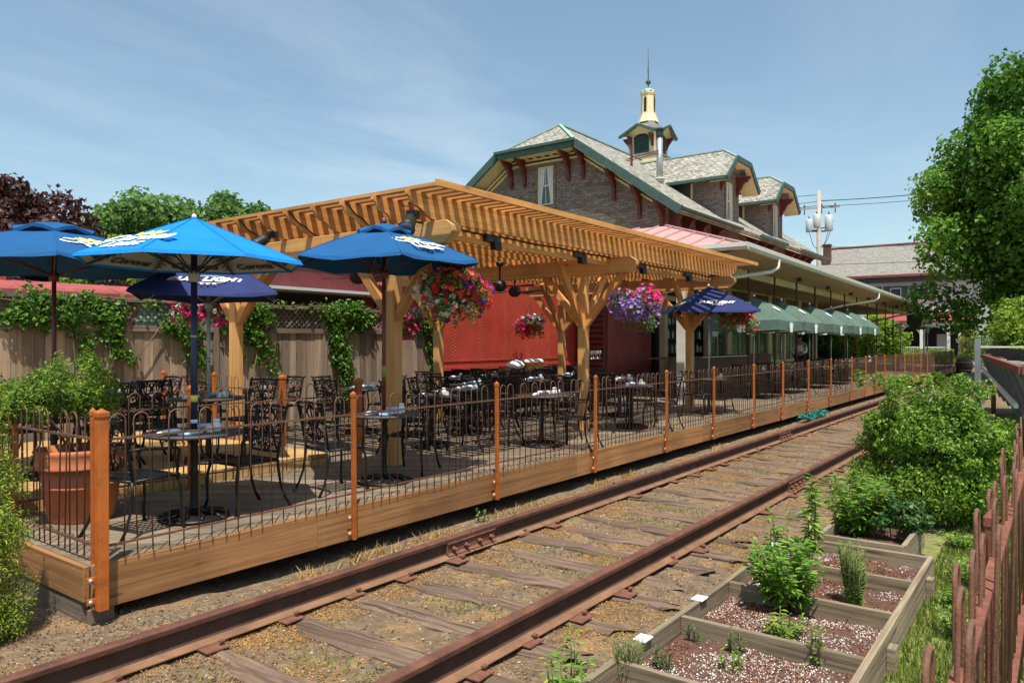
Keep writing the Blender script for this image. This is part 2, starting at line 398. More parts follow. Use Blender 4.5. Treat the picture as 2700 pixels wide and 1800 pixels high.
# ------------------------------------------------------------------ ground, track
def vnoise(x, y, s, seed=0):
    g = np.random.default_rng(seed); out = np.zeros_like(x, dtype=float)
    for k in range(6):
        a = g.uniform(0, 2*PI); f = s*g.uniform(.6, 1.7); p = g.uniform(0, 7)
        out += np.sin((x*np.cos(a)+y*np.sin(a))*f + p + 1.7*np.sin((x*np.sin(a)-y*np.cos(a))*f*.7+p*2))
    return out/6
def gz(x, y):
    x = np.asarray(x, float); y = np.asarray(y, float)
    near = np.clip((34-np.abs(x-10))/10, 0, 1)*np.clip((y+2)/2, 0, 1)
    z = (vnoise(x, y, 9, 1)*.018 + vnoise(x, y, 2.2, 2)*.016 + vnoise(x, y, 26, 3)*.006)*near
    z = z - .075*np.clip((y-4.55)/.5, 0, 1)*np.clip((x-2.7)/.8, 0, 1)
    tr = ((y > 2.3) & (y < 4.5)).astype(float)
    return z + .014*tr
xs = np.concatenate([[-400,-150,-60,-25,-10,-4,-1.5], np.arange(0, 20, .085), np.arange(20.5, 36, .5), [40,50,65,90,150,400]])
ys = np.concatenate([[-400,-150,-50,-15,-5,-2], np.arange(-.8, 5.3, .08), [5.6,7,9,12,16,25,40,70,150,400]])
GX, GY = np.meshgrid(xs, ys, indexing='ij'); GZ = gz(GX, GY)
Vg = np.stack([GX, GY, GZ], -1).reshape(-1, 3); ny = len(ys)
i, j = np.meshgrid(np.arange(len(xs)-1), np.arange(ny-1), indexing='ij'); i = i.ravel(); j = j.ravel()
Fg = np.stack([i*ny+j, (i+1)*ny+j, (i+1)*ny+j+1, i*ny+j+1], 1)
m, nt, b = base('track_soil', .95); o = coord(nt)
soil = ramp(nt, noise(nt, o, 7, 8, .7), [(.3, (.075,.048,.027)), (.55, (.175,.112,.060)), (.75, (.28,.185,.098))])
peb = N(nt, 'ShaderNodeTexVoronoi', feature='F1'); peb.inputs['Scale'].default_value = 34; nt.links.new(o, peb.inputs['Vector'])
pcol = mixc(nt, .25, soil, ramp(nt, peb.outputs['Color'], [(.2, (.05,.040,.029)), (.6, (.14,.106,.070)), (.92, (.33,.28,.21))]))
straw = mixc(nt, maprange(nt, noise(nt, o, 2.4, 6, .7), .5, .68, 0, .6), pcol, (.36,.195,.06))
moss = mixc(nt, maprange(nt, noise(nt, mapping(nt, o, loc=(9,4,0)), 1.3, 5, .65), .58, .7, 0, .45), straw, (.15,.16,.045))
sx = N(nt, 'ShaderNodeSeparateXYZ'); nt.links.new(o, sx.inputs[0])
def wob(ax, a, b_, amt):   # soft border along one axis, made ragged
    ad = N(nt, 'ShaderNodeMath', operation='MULTIPLY_ADD'); nt.links.new(noise(nt, o, 3.5, 5), ad.inputs[0]); ad.inputs[1].default_value = amt; nt.links.new(sx.outputs[ax], ad.inputs[2])
    return maprange(nt, ad.outputs[0], a+amt/2, b_+amt/2, 0, 1)
grassc = ramp(nt, noise(nt, o, 11, 7, .7), [(.3, (.13,.12,.05)), (.55, (.18,.22,.055)), (.75, (.30,.27,.11))])
col = mixc(nt, wob(1, 1.5, .85, 0.5), moss, grassc)
tan = ramp(nt, noise(nt, o, 16, 8, .7), [(.3, (.10,.058,.032)), (.7, (.25,.155,.088))])
col = mixc(nt, wob(0, 2.2, 1.5, .7), col, tan)
grav = ramp(nt, peb.outputs['Color'], [(.2, (.07,.063,.053)), (.6, (.17,.152,.125)), (.9, (.36,.33,.28))])
gm = N(nt, 'ShaderNodeMath', operation='MULTIPLY'); nt.links.new(wob(1, 4.2, 4.5, .3), gm.inputs[0]); gm.inputs[1].default_value = .08
col = mixc(nt, gm.outputs[0], col, grav)
far = mixc(nt, maprange(nt, noise(nt, o, .05, 4), .4, .6, 0, 1), (.10,.14,.04), (.20,.18,.14))
col = mixc(nt, maprange(nt, sx.outputs[1], 11, 14, 0, 1), col, far)
nt.links.new(col, b.inputs['Base Color']); bump(nt, b, peb.outputs['Distance'], .7, .02)
ground = npmesh('ground', Vg, Fg, np.zeros(len(Fg)), m, smooth=True, kind='structure')

# pebbles and litter (nobody could count them)
def inrail(y): return (np.abs(y-4.14) < .05) | (np.abs(y-2.64) < .05)
def bits(n, xr, yr, seed, pw=1.6, clump=None, lim=0.0):
    g = np.random.default_rng(seed); u = g.random(n*4)
    x = xr[0]+(xr[1]-xr[0])*u**pw; y = g.uniform(yr[0], yr[1], n*4)
    keep = ~inrail(y) & ~((y > .74) & (y < 1.9) & (x > 2.2) & (x < 7.3))
    if clump: keep &= (vnoise(x, y, clump[0], clump[1]) + .5*np.exp(-((np.abs(y-4.0)-.02)/.16)**2) + .85*np.exp(-((y-4.62)/.25)**2)*np.clip((x-4.5)/3,0,1)*(.6+.4*np.sin(x*1.3)) + .35*np.exp(-((np.abs(y-2.62)-.18)/.1)**2) + g.normal(0, .13, n*4)) > lim
    x = x[keep][:n]; y = y[keep][:n]
    return x, y, gz(x, y)
def stones(name, n, xr, yr, size, mat, seed, label, **kw):
    x, y, z = bits(n, xr, yr, seed, **kw); n = len(x); g = np.random.default_rng(seed+50)
    octa = np.array([(1,0,0),(-1,0,0),(0,1,0),(0,-1,0),(0,0,1),(0,0,-1)], float)
    s = size*g.uniform(.35, 1.0, (n,1,1))**1.5*g.uniform(.6, 1.2, (n,6,3))*np.array([1,1,.6])
    a = g.uniform(0, PI, n); co = octa[None]*s
    X = co[...,0]*np.cos(a)[:,None]-co[...,1]*np.sin(a)[:,None]; Y = co[...,0]*np.sin(a)[:,None]+co[...,1]*np.cos(a)[:,None]
    V = np.stack([X+x[:,None], Y+y[:,None], co[...,2]+z[:,None]+.003], -1).reshape(-1,3)
    T = np.array([(0,2,4),(2,1,4),(1,3,4),(3,0,4)]); b0 = np.arange(n)*6
    F = (b0[:,None,None]+T[None]).reshape(-1,3)
    return npmesh(name, V, F, np.repeat(g.random(n)**1.6, 4), mat, kind='stuff', label=label, cat='gravel' if 'gravel' in name else 'debris')
stones('track_gravel', 17000, (.6, 24), (1.9, 5.05), .016, PEBBLE, 3, 'small grey and brown stones scattered over the track bed')
def flakes(name, n, xr, yr, size, mat, seed, label, cat, aspect=.4, up=1.0, **kw):
    x, y, z = bits(n, xr, yr, seed, **kw)
    P = np.stack([x, y, z+.008], 1)
    return leaf_mesh(name, P, size, mat, up=up, aspect=aspect, kind='stuff', label=label, cat=cat)
flakes('fallen_catkin_litter', 100000, (.6, 22), (1.9, 5.0), .0145, LITTER, 5, 'orange and tan fallen tree litter strewn along the rails', 'litter', clump=(3.4, 8), lim=.33)
flakes('straw_litter', 24000, (.6, 22), (1.9, 5.0), .026, STRAW, 6, 'dry straw bits lying between the wooden ties', 'straw', aspect=.2, clump=(3.5, 12), lim=.1)
flakes('brown_chip_litter', 5000, (.3, 2.6), (3.6, 5.6), .018, CHIP, 9, 'tan chips on bare earth at the deck corner', 'litter', aspect=.5, pw=1.0)
def blades(name, n, xf, yf, h, mat, label, seed, lean=.5, cat='grass'):
    g = np.random.default_rng(seed); x = xf(g, n); y = yf(g, n); n = len(x); z = gz(x, y)
    a = g.uniform(0, 2*PI, n); hh = h*g.uniform(.4, 1.2, n); w = .004+.004*g.random(n)
    dx, dy = np.cos(a), np.sin(a); l = lean*g.random(n)*hh
    b1 = g.uniform(0, 2*PI, n)
    V = np.empty((n,3,3)); P = np.stack([x, y, z], 1)
    V[:,0] = P-np.stack([dy*w, -dx*w, 0*w], 1); V[:,1] = P+np.stack([dy*w, -dx*w, 0*w], 1)
    V[:,2] = P+np.stack([np.cos(b1)*l, np.sin(b1)*l, hh], 1)
    return npmesh(name, V.reshape(-1,3), np.arange(n*3).reshape(n,3), g.random(n), mat, kind='stuff', label=label, cat=cat)
blades('short_grass', 42000, lambda g, n: 1.6+13*g.random(n)**1.6, lambda g, n: g.uniform(.1, .86, n), .055, GRASS, 'patchy short grass between the planter box and the iron fence', 4)
blades('track_weeds', 2600, lambda g, n: g.choice([2.2,2.75,3.9,5.05,5.5,6.9,7.6,9.0,10.5,12.2], n)+g.normal(0,.10,n), lambda g, n: g.choice([3.0,3.3,3.65,2.9,3.45], n)+g.normal(0,.10,n), .028, GRASS, 'tiny yellow green weeds growing between the ties', 24, 1.0, 'weeds')
blades('dry_grass', 700, lambda g, n: g.choice([4.45,4.62,5.3,6.45,6.9,8.63,9.4,3.9,12.9], n)+g.normal(0,.14,n), lambda g, n: g.uniform(4.85,5.02,n), .085, STRAW, 'dry grass tufts at the foot of the deck beam', 14, 1.2)

# rails -------------------------------------------------------------
def rail(Y, label, x0, x1, joints):
    prof = [(-.07,.046),(.07,.046),(.07,.056),(.016,.074),(.010,.085),(.010,.165),(.034,.176),(.036,.206),(.026,.216),(-.026,.216),(-.036,.206),(-.034,.176),(-.010,.165),(-.010,.085),(-.016,.074),(-.07,.056)]
    root = thing('rail', label, 'rail', (0, Y, 0))
    segs = [x0]+joints+[x1]
    for a, c in zip(segs[:-1], segs[1:]):
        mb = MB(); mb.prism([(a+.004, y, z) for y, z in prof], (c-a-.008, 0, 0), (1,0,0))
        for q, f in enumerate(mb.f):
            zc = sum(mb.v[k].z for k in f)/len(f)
            mb.m[q] = 0 if zc > .17 or len(f) > 4 else (1 if zc > .072 else 2)  # by height: rusty head, web with painted shade, flange with painted sunlight
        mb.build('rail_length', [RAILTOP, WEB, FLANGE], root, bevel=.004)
    for jx in joints:
        for sgn in (1, -1):
            mb = MB(); y = sgn*.012
            bp = [(y, .078), (y+sgn*.045, .062), (y+sgn*.045,.072), (y+sgn*.022, .088), (y+sgn*.02,.15), (y+sgn*.034,.166), (y+sgn*.032,.176), (y,.172)]
            mb.prism([(jx-.32, a, c) for a, c in bp], (.64, 0, 0), (1,0,0))
            bar = mb.build('joint_bar', RUST, root, bevel=.003)
            for k in (-.25, -.09, .09, .25):
                mb = MB(); n0 = Vector((jx+k, y+sgn*.018, .118))
                mb.tube([n0, n0+Vector((0, sgn*.03, 0))], .021, 6); mb.tube([n0+Vector((0, sgn*.03, 0)), n0+Vector((0, sgn*.05, 0))], .012, 8)
                mb.build('bolt', RUST, bar)
    return root
rail(4.14, 'rusty steel rail nearest the wooden deck beam', -3, 46, [4.94, 14.0, 23.1, 32.2])
rail(2.64, 'rusty steel rail beside the raised timber planter box', -3, 46, [9.35, 18.5, 27.6])
# ties --------------------------------------------------------------
def tie_mesh(i, L=2.55, n=14):
    mb = MB(); g = random.Random(100+i); w = g.uniform(.19,.235); zt = .038
    nb = 4; es = [(-w/2 + w*k/nb) for k in range(nb+1)]
    tp = g.uniform(.05, .8); sag = [[g.uniform(-.022, .004) for _ in range(nb+1)] for _ in range(n+1)]
    ends = [g.uniform(0,.22) for _ in range(nb+1)]; ends2 = [g.uniform(0,.22) for _ in range(nb+1)]
    wob_ = [g.uniform(-.02,.02) for _ in range(n+1)]
    vs = []
    for a in range(n+1):
        for k in range(nb+1):
            y = -L/2 + L*a/n
            if a == 0: y += ends[k]
            if a == n: y -= ends2[k]
            vs.append((es[k]+wob_[a]*(1 if k in (0, nb) else .3), y, zt+sag[a][k] - (.012 if k in (0,nb) else 0)))
    top = len(vs)
    for a in range(n+1):
        for k in (0, nb):
            v = vs[a*(nb+1)+k]; vs.append((v[0], v[1], -.12))
    fs = [(a*(nb+1)+k, a*(nb+1)+k+1, (a+1)*(nb+1)+k+1, (a+1)*(nb+1)+k) for a in range(n) for k in range(nb)]
    for a in range(n):
        fs.append((a*(nb+1), (a+1)*(nb+1), top+(a+1)*2, top+a*2)); fs.append(((a+1)*(nb+1)+nb, a*(nb+1)+nb, top+a*2+1, top+(a+1)*2+1))
    for k in range(nb):
        pass
    mb.add(vs, fs, (0,1,0), 0, False, tp)
    return mb
pl = MB(); pl.box((-.075,-.135,.041),(.075,.135,.0485)); plate0 = None
sps = []
for sx_, sy_ in ((-.05,.085),(.05,-.085)): sp = MB(); sp.lathe([(.011,.03),(.011,.066),(.021,.067),(.022,.076),(.012,.083)], 4, (sx_,sy_,0), 0, False, None, PI/4); sps.append(sp)
spike0 = []
TX = [.55,.98,1.42,1.9,2.46,3.06,3.6,4.10,4.69,5.2,5.66,6.12]
while TX[-1] < 36: TX.append(TX[-1]+random.uniform(.5,.62))
protos = []
for k, x in enumerate(TX):
    lab = f'cracked weathered wooden tie under both rusty rails, {ordn(k)} from the near end of the track' if k else 'cracked weathered wooden tie under both rusty rails, nearest the near end of the track'
    rz = random.uniform(-.05,.05) + (.05 if k < 12 else 0)
    if k < 9:
        mb = tie_mesh(k); t = mb.build('railway_tie', TIE)
        for Y in (4.14, 2.64):
            if plate0 is None: p = pl.build('tie_plate', RUST, t); plate0 = p; spike0 = [q.build('spike', RUST, p) for q in sps]
            else:
                p = plate0.copy(); C.objects.link(p); p.parent = t
                for q in spike0: s = q.copy(); C.objects.link(s); s.parent = p
            p.location = (0, Y-3.39, 0)
        protos.append(t)
        t.location = (x, 3.39+random.uniform(-.06,.06), 0)
    else:
        src = protos[random.randrange(len(protos))]
        t = dup(src, (x, 3.39+random.uniform(-.1,.1), 0))
    t.rotation_euler = (0, 0, rz); tag(t, lab, 'railway tie', 'ties under the rails')
mb = MB()
P = np.stack([rng.uniform(18.2,19.9,700), 4.95-.12*rng.random(700)+rng.normal(0,.05,700), .03+.08*rng.random(700)], 1)
net = leaf_mesh('plastic_net', P, .14, leaf('teal_net', (.01,.12,.10), (.02,.22,.17), (.06,.34,.28), .2), aspect=.25, label='crumpled teal plastic netting lying beside the far rail', cat='netting')
# ------------------------------------------------------------------ deck and iron fences
DZ = .37
deck = thing('deck', 'long wooden dining deck with a pale timber beam along the railway track', 'deck', (0,0,0))
mb = MB()
import itertools
def clip_poly(poly, x0, x1, y0, y1):
    def cl(p, ax, v, keep_gt):
        out = []
        for k in range(len(p)):
            a, c = p[k], p[(k+1)%len(p)]
            ia = (a[ax] > v) == keep_gt; ic = (c[ax] > v) == keep_gt
            if ia: out.append(a)
            if ia != ic:
                t = (v-a[ax])/(c[ax]-a[ax]); q = [a[0]+(c[0]-a[0])*t, a[1]+(c[1]-a[1])*t]; q[ax] = v; out.append(tuple(q))
        return out
    for ax, v, kg in ((0,x0,True),(0,x1,False),(1,y0,True),(1,y1,False)):
        poly = cl(poly, ax, v, kg)
        if len(poly) < 3: return None
    return poly
ang = math.radians(-50); u = Vector((math.cos(ang), math.sin(ang), 0)); w = Vector((-u.y, u.x, 0)); bw = .14
def planks(mb, x0, x1, y0, y1, z, L=40):
    cs = [Vector((x, y, 0)).dot(w) for x in (x0,x1) for y in (y0,y1)]
    k = math.floor(min(cs)/bw)
    while k*bw < max(cs):
        c0 = w*(k*bw+.003); c1 = w*((k+1)*bw-.003)
        a = [((p.x), (p.y)) for p in (c0-u*L, c0+u*L, c1+u*L, c1-u*L)]
        p = clip_poly(a, x0, x1, y0, y1)
        if p: mb.prism([(q[0], q[1], z) for q in p], (0,0,-.03), u)
        k += 1
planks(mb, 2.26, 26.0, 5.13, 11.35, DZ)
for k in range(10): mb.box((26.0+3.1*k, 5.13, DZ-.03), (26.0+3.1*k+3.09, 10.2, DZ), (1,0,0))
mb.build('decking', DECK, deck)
seams = [2.25, 4.08, 8.3, 12.5, 16.8, 21.2, 25.6, 30, 34.5, 39, 43.5, 48, 52.5, 57]
for a, c in zip(seams[:-1], seams[1:]):
    mb = MB(); mb.box((a, 5.10, .085), (c-.004, 5.14, .385), (1,0,0)); mb.build('fascia_beam', BEAM, deck, bevel=.006)
mb = MB(); mb.box((2.21, 5.145, .14), (2.25, 11.3, .375), (0,1,0)); mb.build('side_board', BEAM, deck, bevel=.005)
mb = MB(); mb.box((2.22, 5.2, -.1), (2.26, 11.0, .13), (0,1,0)); mb.build('skirt_board', GREY, deck)
mb = MB(); mb.box((2.24, 5.13, -.12), (2.40, 5.2, .083), (0,0,1)); mb.build('support_block', GREY, deck)
mb = MB()
for x in np.arange(3.2, 56, 2.2): mb.box((x, 5.5, -.1), (x+.14, 5.64, .33), (0,0,1))
mb.box((2.3, 8.0, -.1), (57, 8.05, .33)); mb.build('substructure', GREY, deck)
# raised deck in the left rear corner
RZ = .49
rd = thing('raised_platform', 'slightly raised deck platform behind the inner iron fence', 'platform', (0,0,0))
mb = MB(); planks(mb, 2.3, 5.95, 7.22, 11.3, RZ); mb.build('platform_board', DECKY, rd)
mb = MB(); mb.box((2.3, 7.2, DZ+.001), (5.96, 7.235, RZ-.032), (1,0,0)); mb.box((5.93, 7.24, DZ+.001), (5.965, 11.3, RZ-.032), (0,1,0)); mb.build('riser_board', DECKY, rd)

# iron fences ------------------------------------------------------------
def hairpin(h0, h1, w=.105, r=.0052):
    mb = MB(); pts = [(-w/2, 0, h0)]
    for k in range(9):
        a = PI - PI*k/8; pts.append((w/2*math.cos(a), 0, h1-w/2+w/2*math.sin(a)))
    pts.append((w/2, 0, h0)); mb.tube(pts, r, 6); return mb
def post_mesh(s, h, cap=True):
    mb = MB(); mb.box((-s/2,-s/2,.1), (s/2,s/2,h), (0,0,1))
    c = s*.60
    if cap:
        mb.box((-c,-c,h-.028), (c,c,h+.002)); mb.add([(-c,-c,h+.002),(c,-c,h+.002),(c,c,h+.002),(-c,c,h+.002),(0,0,h+.03)], [(0,1,4),(1,2,4),(2,3,4),(3,0,4)])
    return mb
PK = None; PIN = {}
def fence(label, posts, sizes, hp=1.39, z0=.40, zr=(1.205,.50), top=1.37, pitch=.213, rel=None, bracket=None, pkmax=100, mat=PICKET, postmat=RUSTPAINT, railw=.012, railh=.016, pr=.0052, hpw=.105, rmat=None, roff=0.0, poff=0.0):
    """posts: list of ground points (x,y); hairpin panels between neighbours (rel lists gaps to skip)"""
    root = thing('iron_fence', label, 'fence', (0,0,0)); count = 0; rest = MB()
    key = (z0, top, pr, hpw)
    for k, (x, y) in enumerate(posts):
        p = post_mesh(sizes[k], hp).build('fence_post', postmat, root, loc=(x, y, 0), bevel=.003); p.rotation_euler = (random.uniform(-.008,.008), random.uniform(-.008,.008), random.uniform(-.03,.03))
        if bracket and k >= 0:
            for zz in (.16, .30):
                mb = MB(); mb.box((-sizes[k]/2-.05, sizes[k]/2-.012, zz-.02), (sizes[k]/2+.004, sizes[k]/2+.006, zz+.02)); mb.build('bracket', postmat, p)
                mb = MB(); mb.lathe([(.0,.0),(.017,.0),(.019,.006),(.012,.014),(0,.016)], 10); o = mb.build('bolt', STEEL, p); o.location = (-sizes[k]/2-.03, sizes[k]/2-.012, zz); o.rotation_euler = (PI/2, 0, 0)
    for k in range(len(posts)-1):
        if rel and k in rel: continue
        a, c = Vector((posts[k][0], posts[k][1]+poff, 0)), Vector((posts[k+1][0], posts[k+1][1]+poff, 0)); d = (c-a).normalized(); L = (c-a).length
        mb = MB()
        for z in zr: mb.beam(a+Z3*z+Vector((0,roff,0)), c+Z3*z+Vector((0,roff,0)), railw, railh)
        pan = mb.build('fence_panel', rmat or mat, root)
        n = max(1, round(L/pitch)); ang_ = math.atan2(d.y, d.x)
        for q in range(n):
            pos = a + d*(L*(q+.5)/n)
            if count < pkmax:
                if key not in PIN:
                    o = hairpin(z0, top, hpw, pr).build('hairpin_bar', mat, pan); PIN[key] = o
                else:
                    o = PIN[key].copy(); C.objects.link(o); o.parent = pan
                o.location = (pos.x, pos.y, 0); o.rotation_euler = (random.gauss(0,.014), random.gauss(0,.014), ang_+random.gauss(0,.03)); count += 1
            else:
                h = hairpin(z0, top, hpw, pr); M_ = Matrix.Translation(pos) @ Matrix.Rotation(ang_, 4, 'Z')
                rest.add([M_ @ v for v in h.v], h.f)
    if rest.v: rest.build('hairpin_bar', mat, root, kind='stuff')
    return root
PX = [2.28, 4.43, 6.50, 8.65, 10.90, 12.88, 15.04, 17.0, 19.13, 21.3, 23.8, 25.8, 27.4, 29.0, 31.0, 33.1, 35.1, 37.2, 39.3, 41.4, 43.5, 45.6, 47.7, 49.8]
fence('rusty hairpin iron fence running along the front edge of the deck', [(x, 5.04) for x in PX], [.064]+[.036]*(len(PX)-1), bracket=True, poff=.046)
fence('rusty hairpin iron fence returning along the left end of the deck', [(2.285, 5.16), (2.285, 7.2), (2.285, 9.3)], [.03,.038,.038])
fence('short rusty hairpin iron fence inside the deck behind the blue umbrella table', [(2.5, 7.08), (4.04, 7.05), (6.15, 6.93)], [.038,.038,.070])
fence('rusty hairpin iron fence beside the raised platform ending at a thick post', [(6.12, 8.40), (6.05, 9.9), (5.98, 11.2)], [.070,.045,.045], zr=(1.205,.55))
PINR = plain('rust_bar', (.20,.088,.05), .8, .05, .35, 18, .12, .4, 120, c2=(.10,.05,.035), th=(.5,.7))
nf = fence('thick rust red iron fence at the right edge of the photo close to the camera', [(-.3,.172),(2.75,.172),(5.9,.172),(8.9,.172),(11.9,.172)], [.034]*5, hp=1.3, z0=.12, top=1.375, mat=PINR, postmat=REDRUST, railw=.030, railh=.012, roff=-.014, pr=.0058, hpw=.082, rmat=REDRUST, pitch=.165)
# ------------------------------------------------------------------ pergola
pg = thing('pergola', 'new orange cedar pergola with slatted roof over the dining deck', 'pergola', (0,0,0))
PXs = (6.29, 10.68, 15.1); PYs = (6.45, 9.73)
for x in PXs:
    for y in PYs:
        mb = MB(); mb.box((x-.072, y-.072, DZ), (x+.072, y+.072, 2.97), (0,0,1)); p = mb.build('post', CEDAR2, pg, bevel=.008)
        for dx, dy in ((0,-1),(0,1),(1,0),(-1,0)):
            if dx < 0 and x < 7: continue
            mb = MB(); d = Vector((dx, dy, 0)); top = 2.98 if dy else 3.22; run = .74 if dy else .82
            mb.beam(Vector((x,y,2.14))+d*.04, Vector((x,y,top))+d*(run+.02), .088, .115); mb.build('knee_brace', CEDAR, pg, bevel=.006)
    mb = MB()
    y0, y1 = 5.45, 10.75
    prof = [(y0,3.10),(y0,3.165),(y0+.10,3.23),(y1-.10,3.23),(y1,3.165),(y1,3.10),(y1-.12,2.97),(y0+.14,2.97)]
    mb.prism([(x-.075, a, z) for a, z in prof], (.15,0,0), (0,1,0)); mb.build('main_beam', CEDAR2, pg, bevel=.008)
for k in range(9):
    y = 5.74+.54*k
    mb = MB(); x0, x1 = 5.78, 15.95; z0, z1 = 3.235, 3.515
    pr = [(x0, z1), (x0, z1-.045), (x0+.05, z1-.075), (x0+.075, z1-.12), (x0+.13, z1-.155), (x0+.20, z1-.17), (x0+.25, z1-.195), (x0+.29, z1-.235), (x0+.37, z1-.262), (x0+.47, z1-.28)]
    pr2 = [(x1-(a-x0), b) for a, b in reversed(pr)]
    mb.prism([(a, y-.02, b) for a, b in pr+pr2], (0,.04,0), (1,0,0)); mb.build('joist', CEDAR, pg)
for k in range(60):
    x = 5.86+.171*k
    mb = MB(); mb.box((x-.042, 5.32, 3.518), (x+.042, 10.58, 3.557), (0,1,0)); mb.build('slat', CEDAR, pg)
mb = MB(); mb.box((5.78, 5.275, 3.50), (16.03, 5.318, 3.575), (1,0,0)); mb.build('edge_board', CEDAR, pg, bevel=.004)
for a, c in ((6.39, 10.58), (10.78, 15.0)):
    mb = MB(); mb.box((a, 5.93, 3.09), (c, 5.97, 3.232), (1,0,0)); mb.build('header_board', CEDAR, pg)
mb = MB()
mb.tube([(x, 5.90+.004*math.sin(x*9), 3.222+.006*math.sin(x*5)) for x in np.arange(5.95, 15.8, .2)], .013, 6)
for k in range(1, 9):
    y = 5.74+.54*k
    if k % 2 == 0: mb.tube([(5.84+a, y-.026, 3.5-.26*(a/.46)**.8+.01*math.sin(a*30)) for a in np.linspace(0,.46,8)]+[(6.6+b, y-.03, 3.228) for b in (0,.5)], .008, 5)
cable = mb.build('light_cable', BLACK, pg)

def flood(loc, rz, label, s=1.0, tilt=.5):
    t = thing('floodlight', label, 'floodlight', loc, rz, 'floodlights under the pergola')
    mb = MB(); mb.box((-.05*s,-.05*s,-.03*s),(.05*s,.05*s,.04*s)); mb.beam((0,0,0),(0,-.1*s,-.05*s),.03*s,.03*s); mb.build('mount', BLACK, t)
    mb = MB(); d = Vector((0,-math.cos(tilt),-math.sin(tilt))); p = Vector((0,-.10*s,-.06*s))
    mb.tube([p-d*.07*s, p, p+d*.09*s, p+d*.14*s], [.035*s,.06*s,.062*s,.078*s], 12); mb.build('lamp_head', BLACK, t)
    mb = MB(); mb.tube([p+d*.135*s, p+d*.145*s], [.066*s,.066*s], 12); mb.build('lens', GLASS, t)
    return t
flood((5.98, 5.83, 3.27), -PI/2+.5, 'large black twin floodlight at the front left corner of the pergola', 1.25, .7)
flood((5.98, 8.42, 3.27), -PI/2-.2, 'black floodlight on the left end of the pergola above the bright blue umbrella', 1.15, .6)
for x, lb in ((7.5,'black box floodlight under the pergola edge, nearest the left corner'),(9.65,'black box floodlight under the pergola edge just left of the middle post'),(11.7,'black box floodlight under the pergola edge just right of the middle post'),(13.7,'black box floodlight under the pergola edge near the right post')):
    t = thing('floodlight', lb, 'floodlight', (x, 5.89, 3.16), 0, 'floodlights under the pergola')
    mb = MB(); mb.box((-.16,-.03,-.02),(.02,.03,.07)); mb.build('mount', BLACK, t)
    mb = MB(); mb.prism([(.0,-.05,-.11),(.0,.04,-.11),(.0,.06,.07),(.0,-.02,.07)], (.14,0,0)); mb.build('lamp_head', BLACK, t)
def fan(loc, rz, label):
    t = thing('ceiling_fan', label, 'ceiling fan', loc, rz, 'ceiling fans under the pergola')
    mb = MB(); mb.tube([(0,0,0),(0,0,.30)], .016, 8); mb.lathe([(.0,.36),(.07,.345),(.06,.29),(.03,.27)], 12); mb.build('downrod', BLACK, t)
    mb = MB(); mb.lathe([(.02,.03),(.09,.02),(.115,-.03),(.11,-.10),(.06,-.15),(0,-.16)], 16); mb.build('motor', BLACK, t)
    for k in range(4):
        a = k*PI/2; mb = MB(); d = Vector((math.cos(a), math.sin(a), 0)); r = Vector((-d.y, d.x, 0))
        mb.slab([d*.1-r*.03+Z3*-.05, d*.22-r*.07+Z3*-.055, d*.58-r*.075+Z3*-.04, d*.60+r*.06+Z3*-.06, d*.22+r*.06+Z3*-.07, d*.1+r*.03+Z3*-.06], .008); mb.build('blade', BARWOOD, t)
    return t
fan((7.18, 8.1, 2.84), .2, 'black ceiling fan hanging behind the deep blue vented umbrella')
fan((10.0, 7.7, 2.87), .5, 'black ceiling fan hanging closest to the middle pergola post')
fan((10.97, 8.1, 2.84), .1, 'black ceiling fan hanging in front of the red railcar wall')
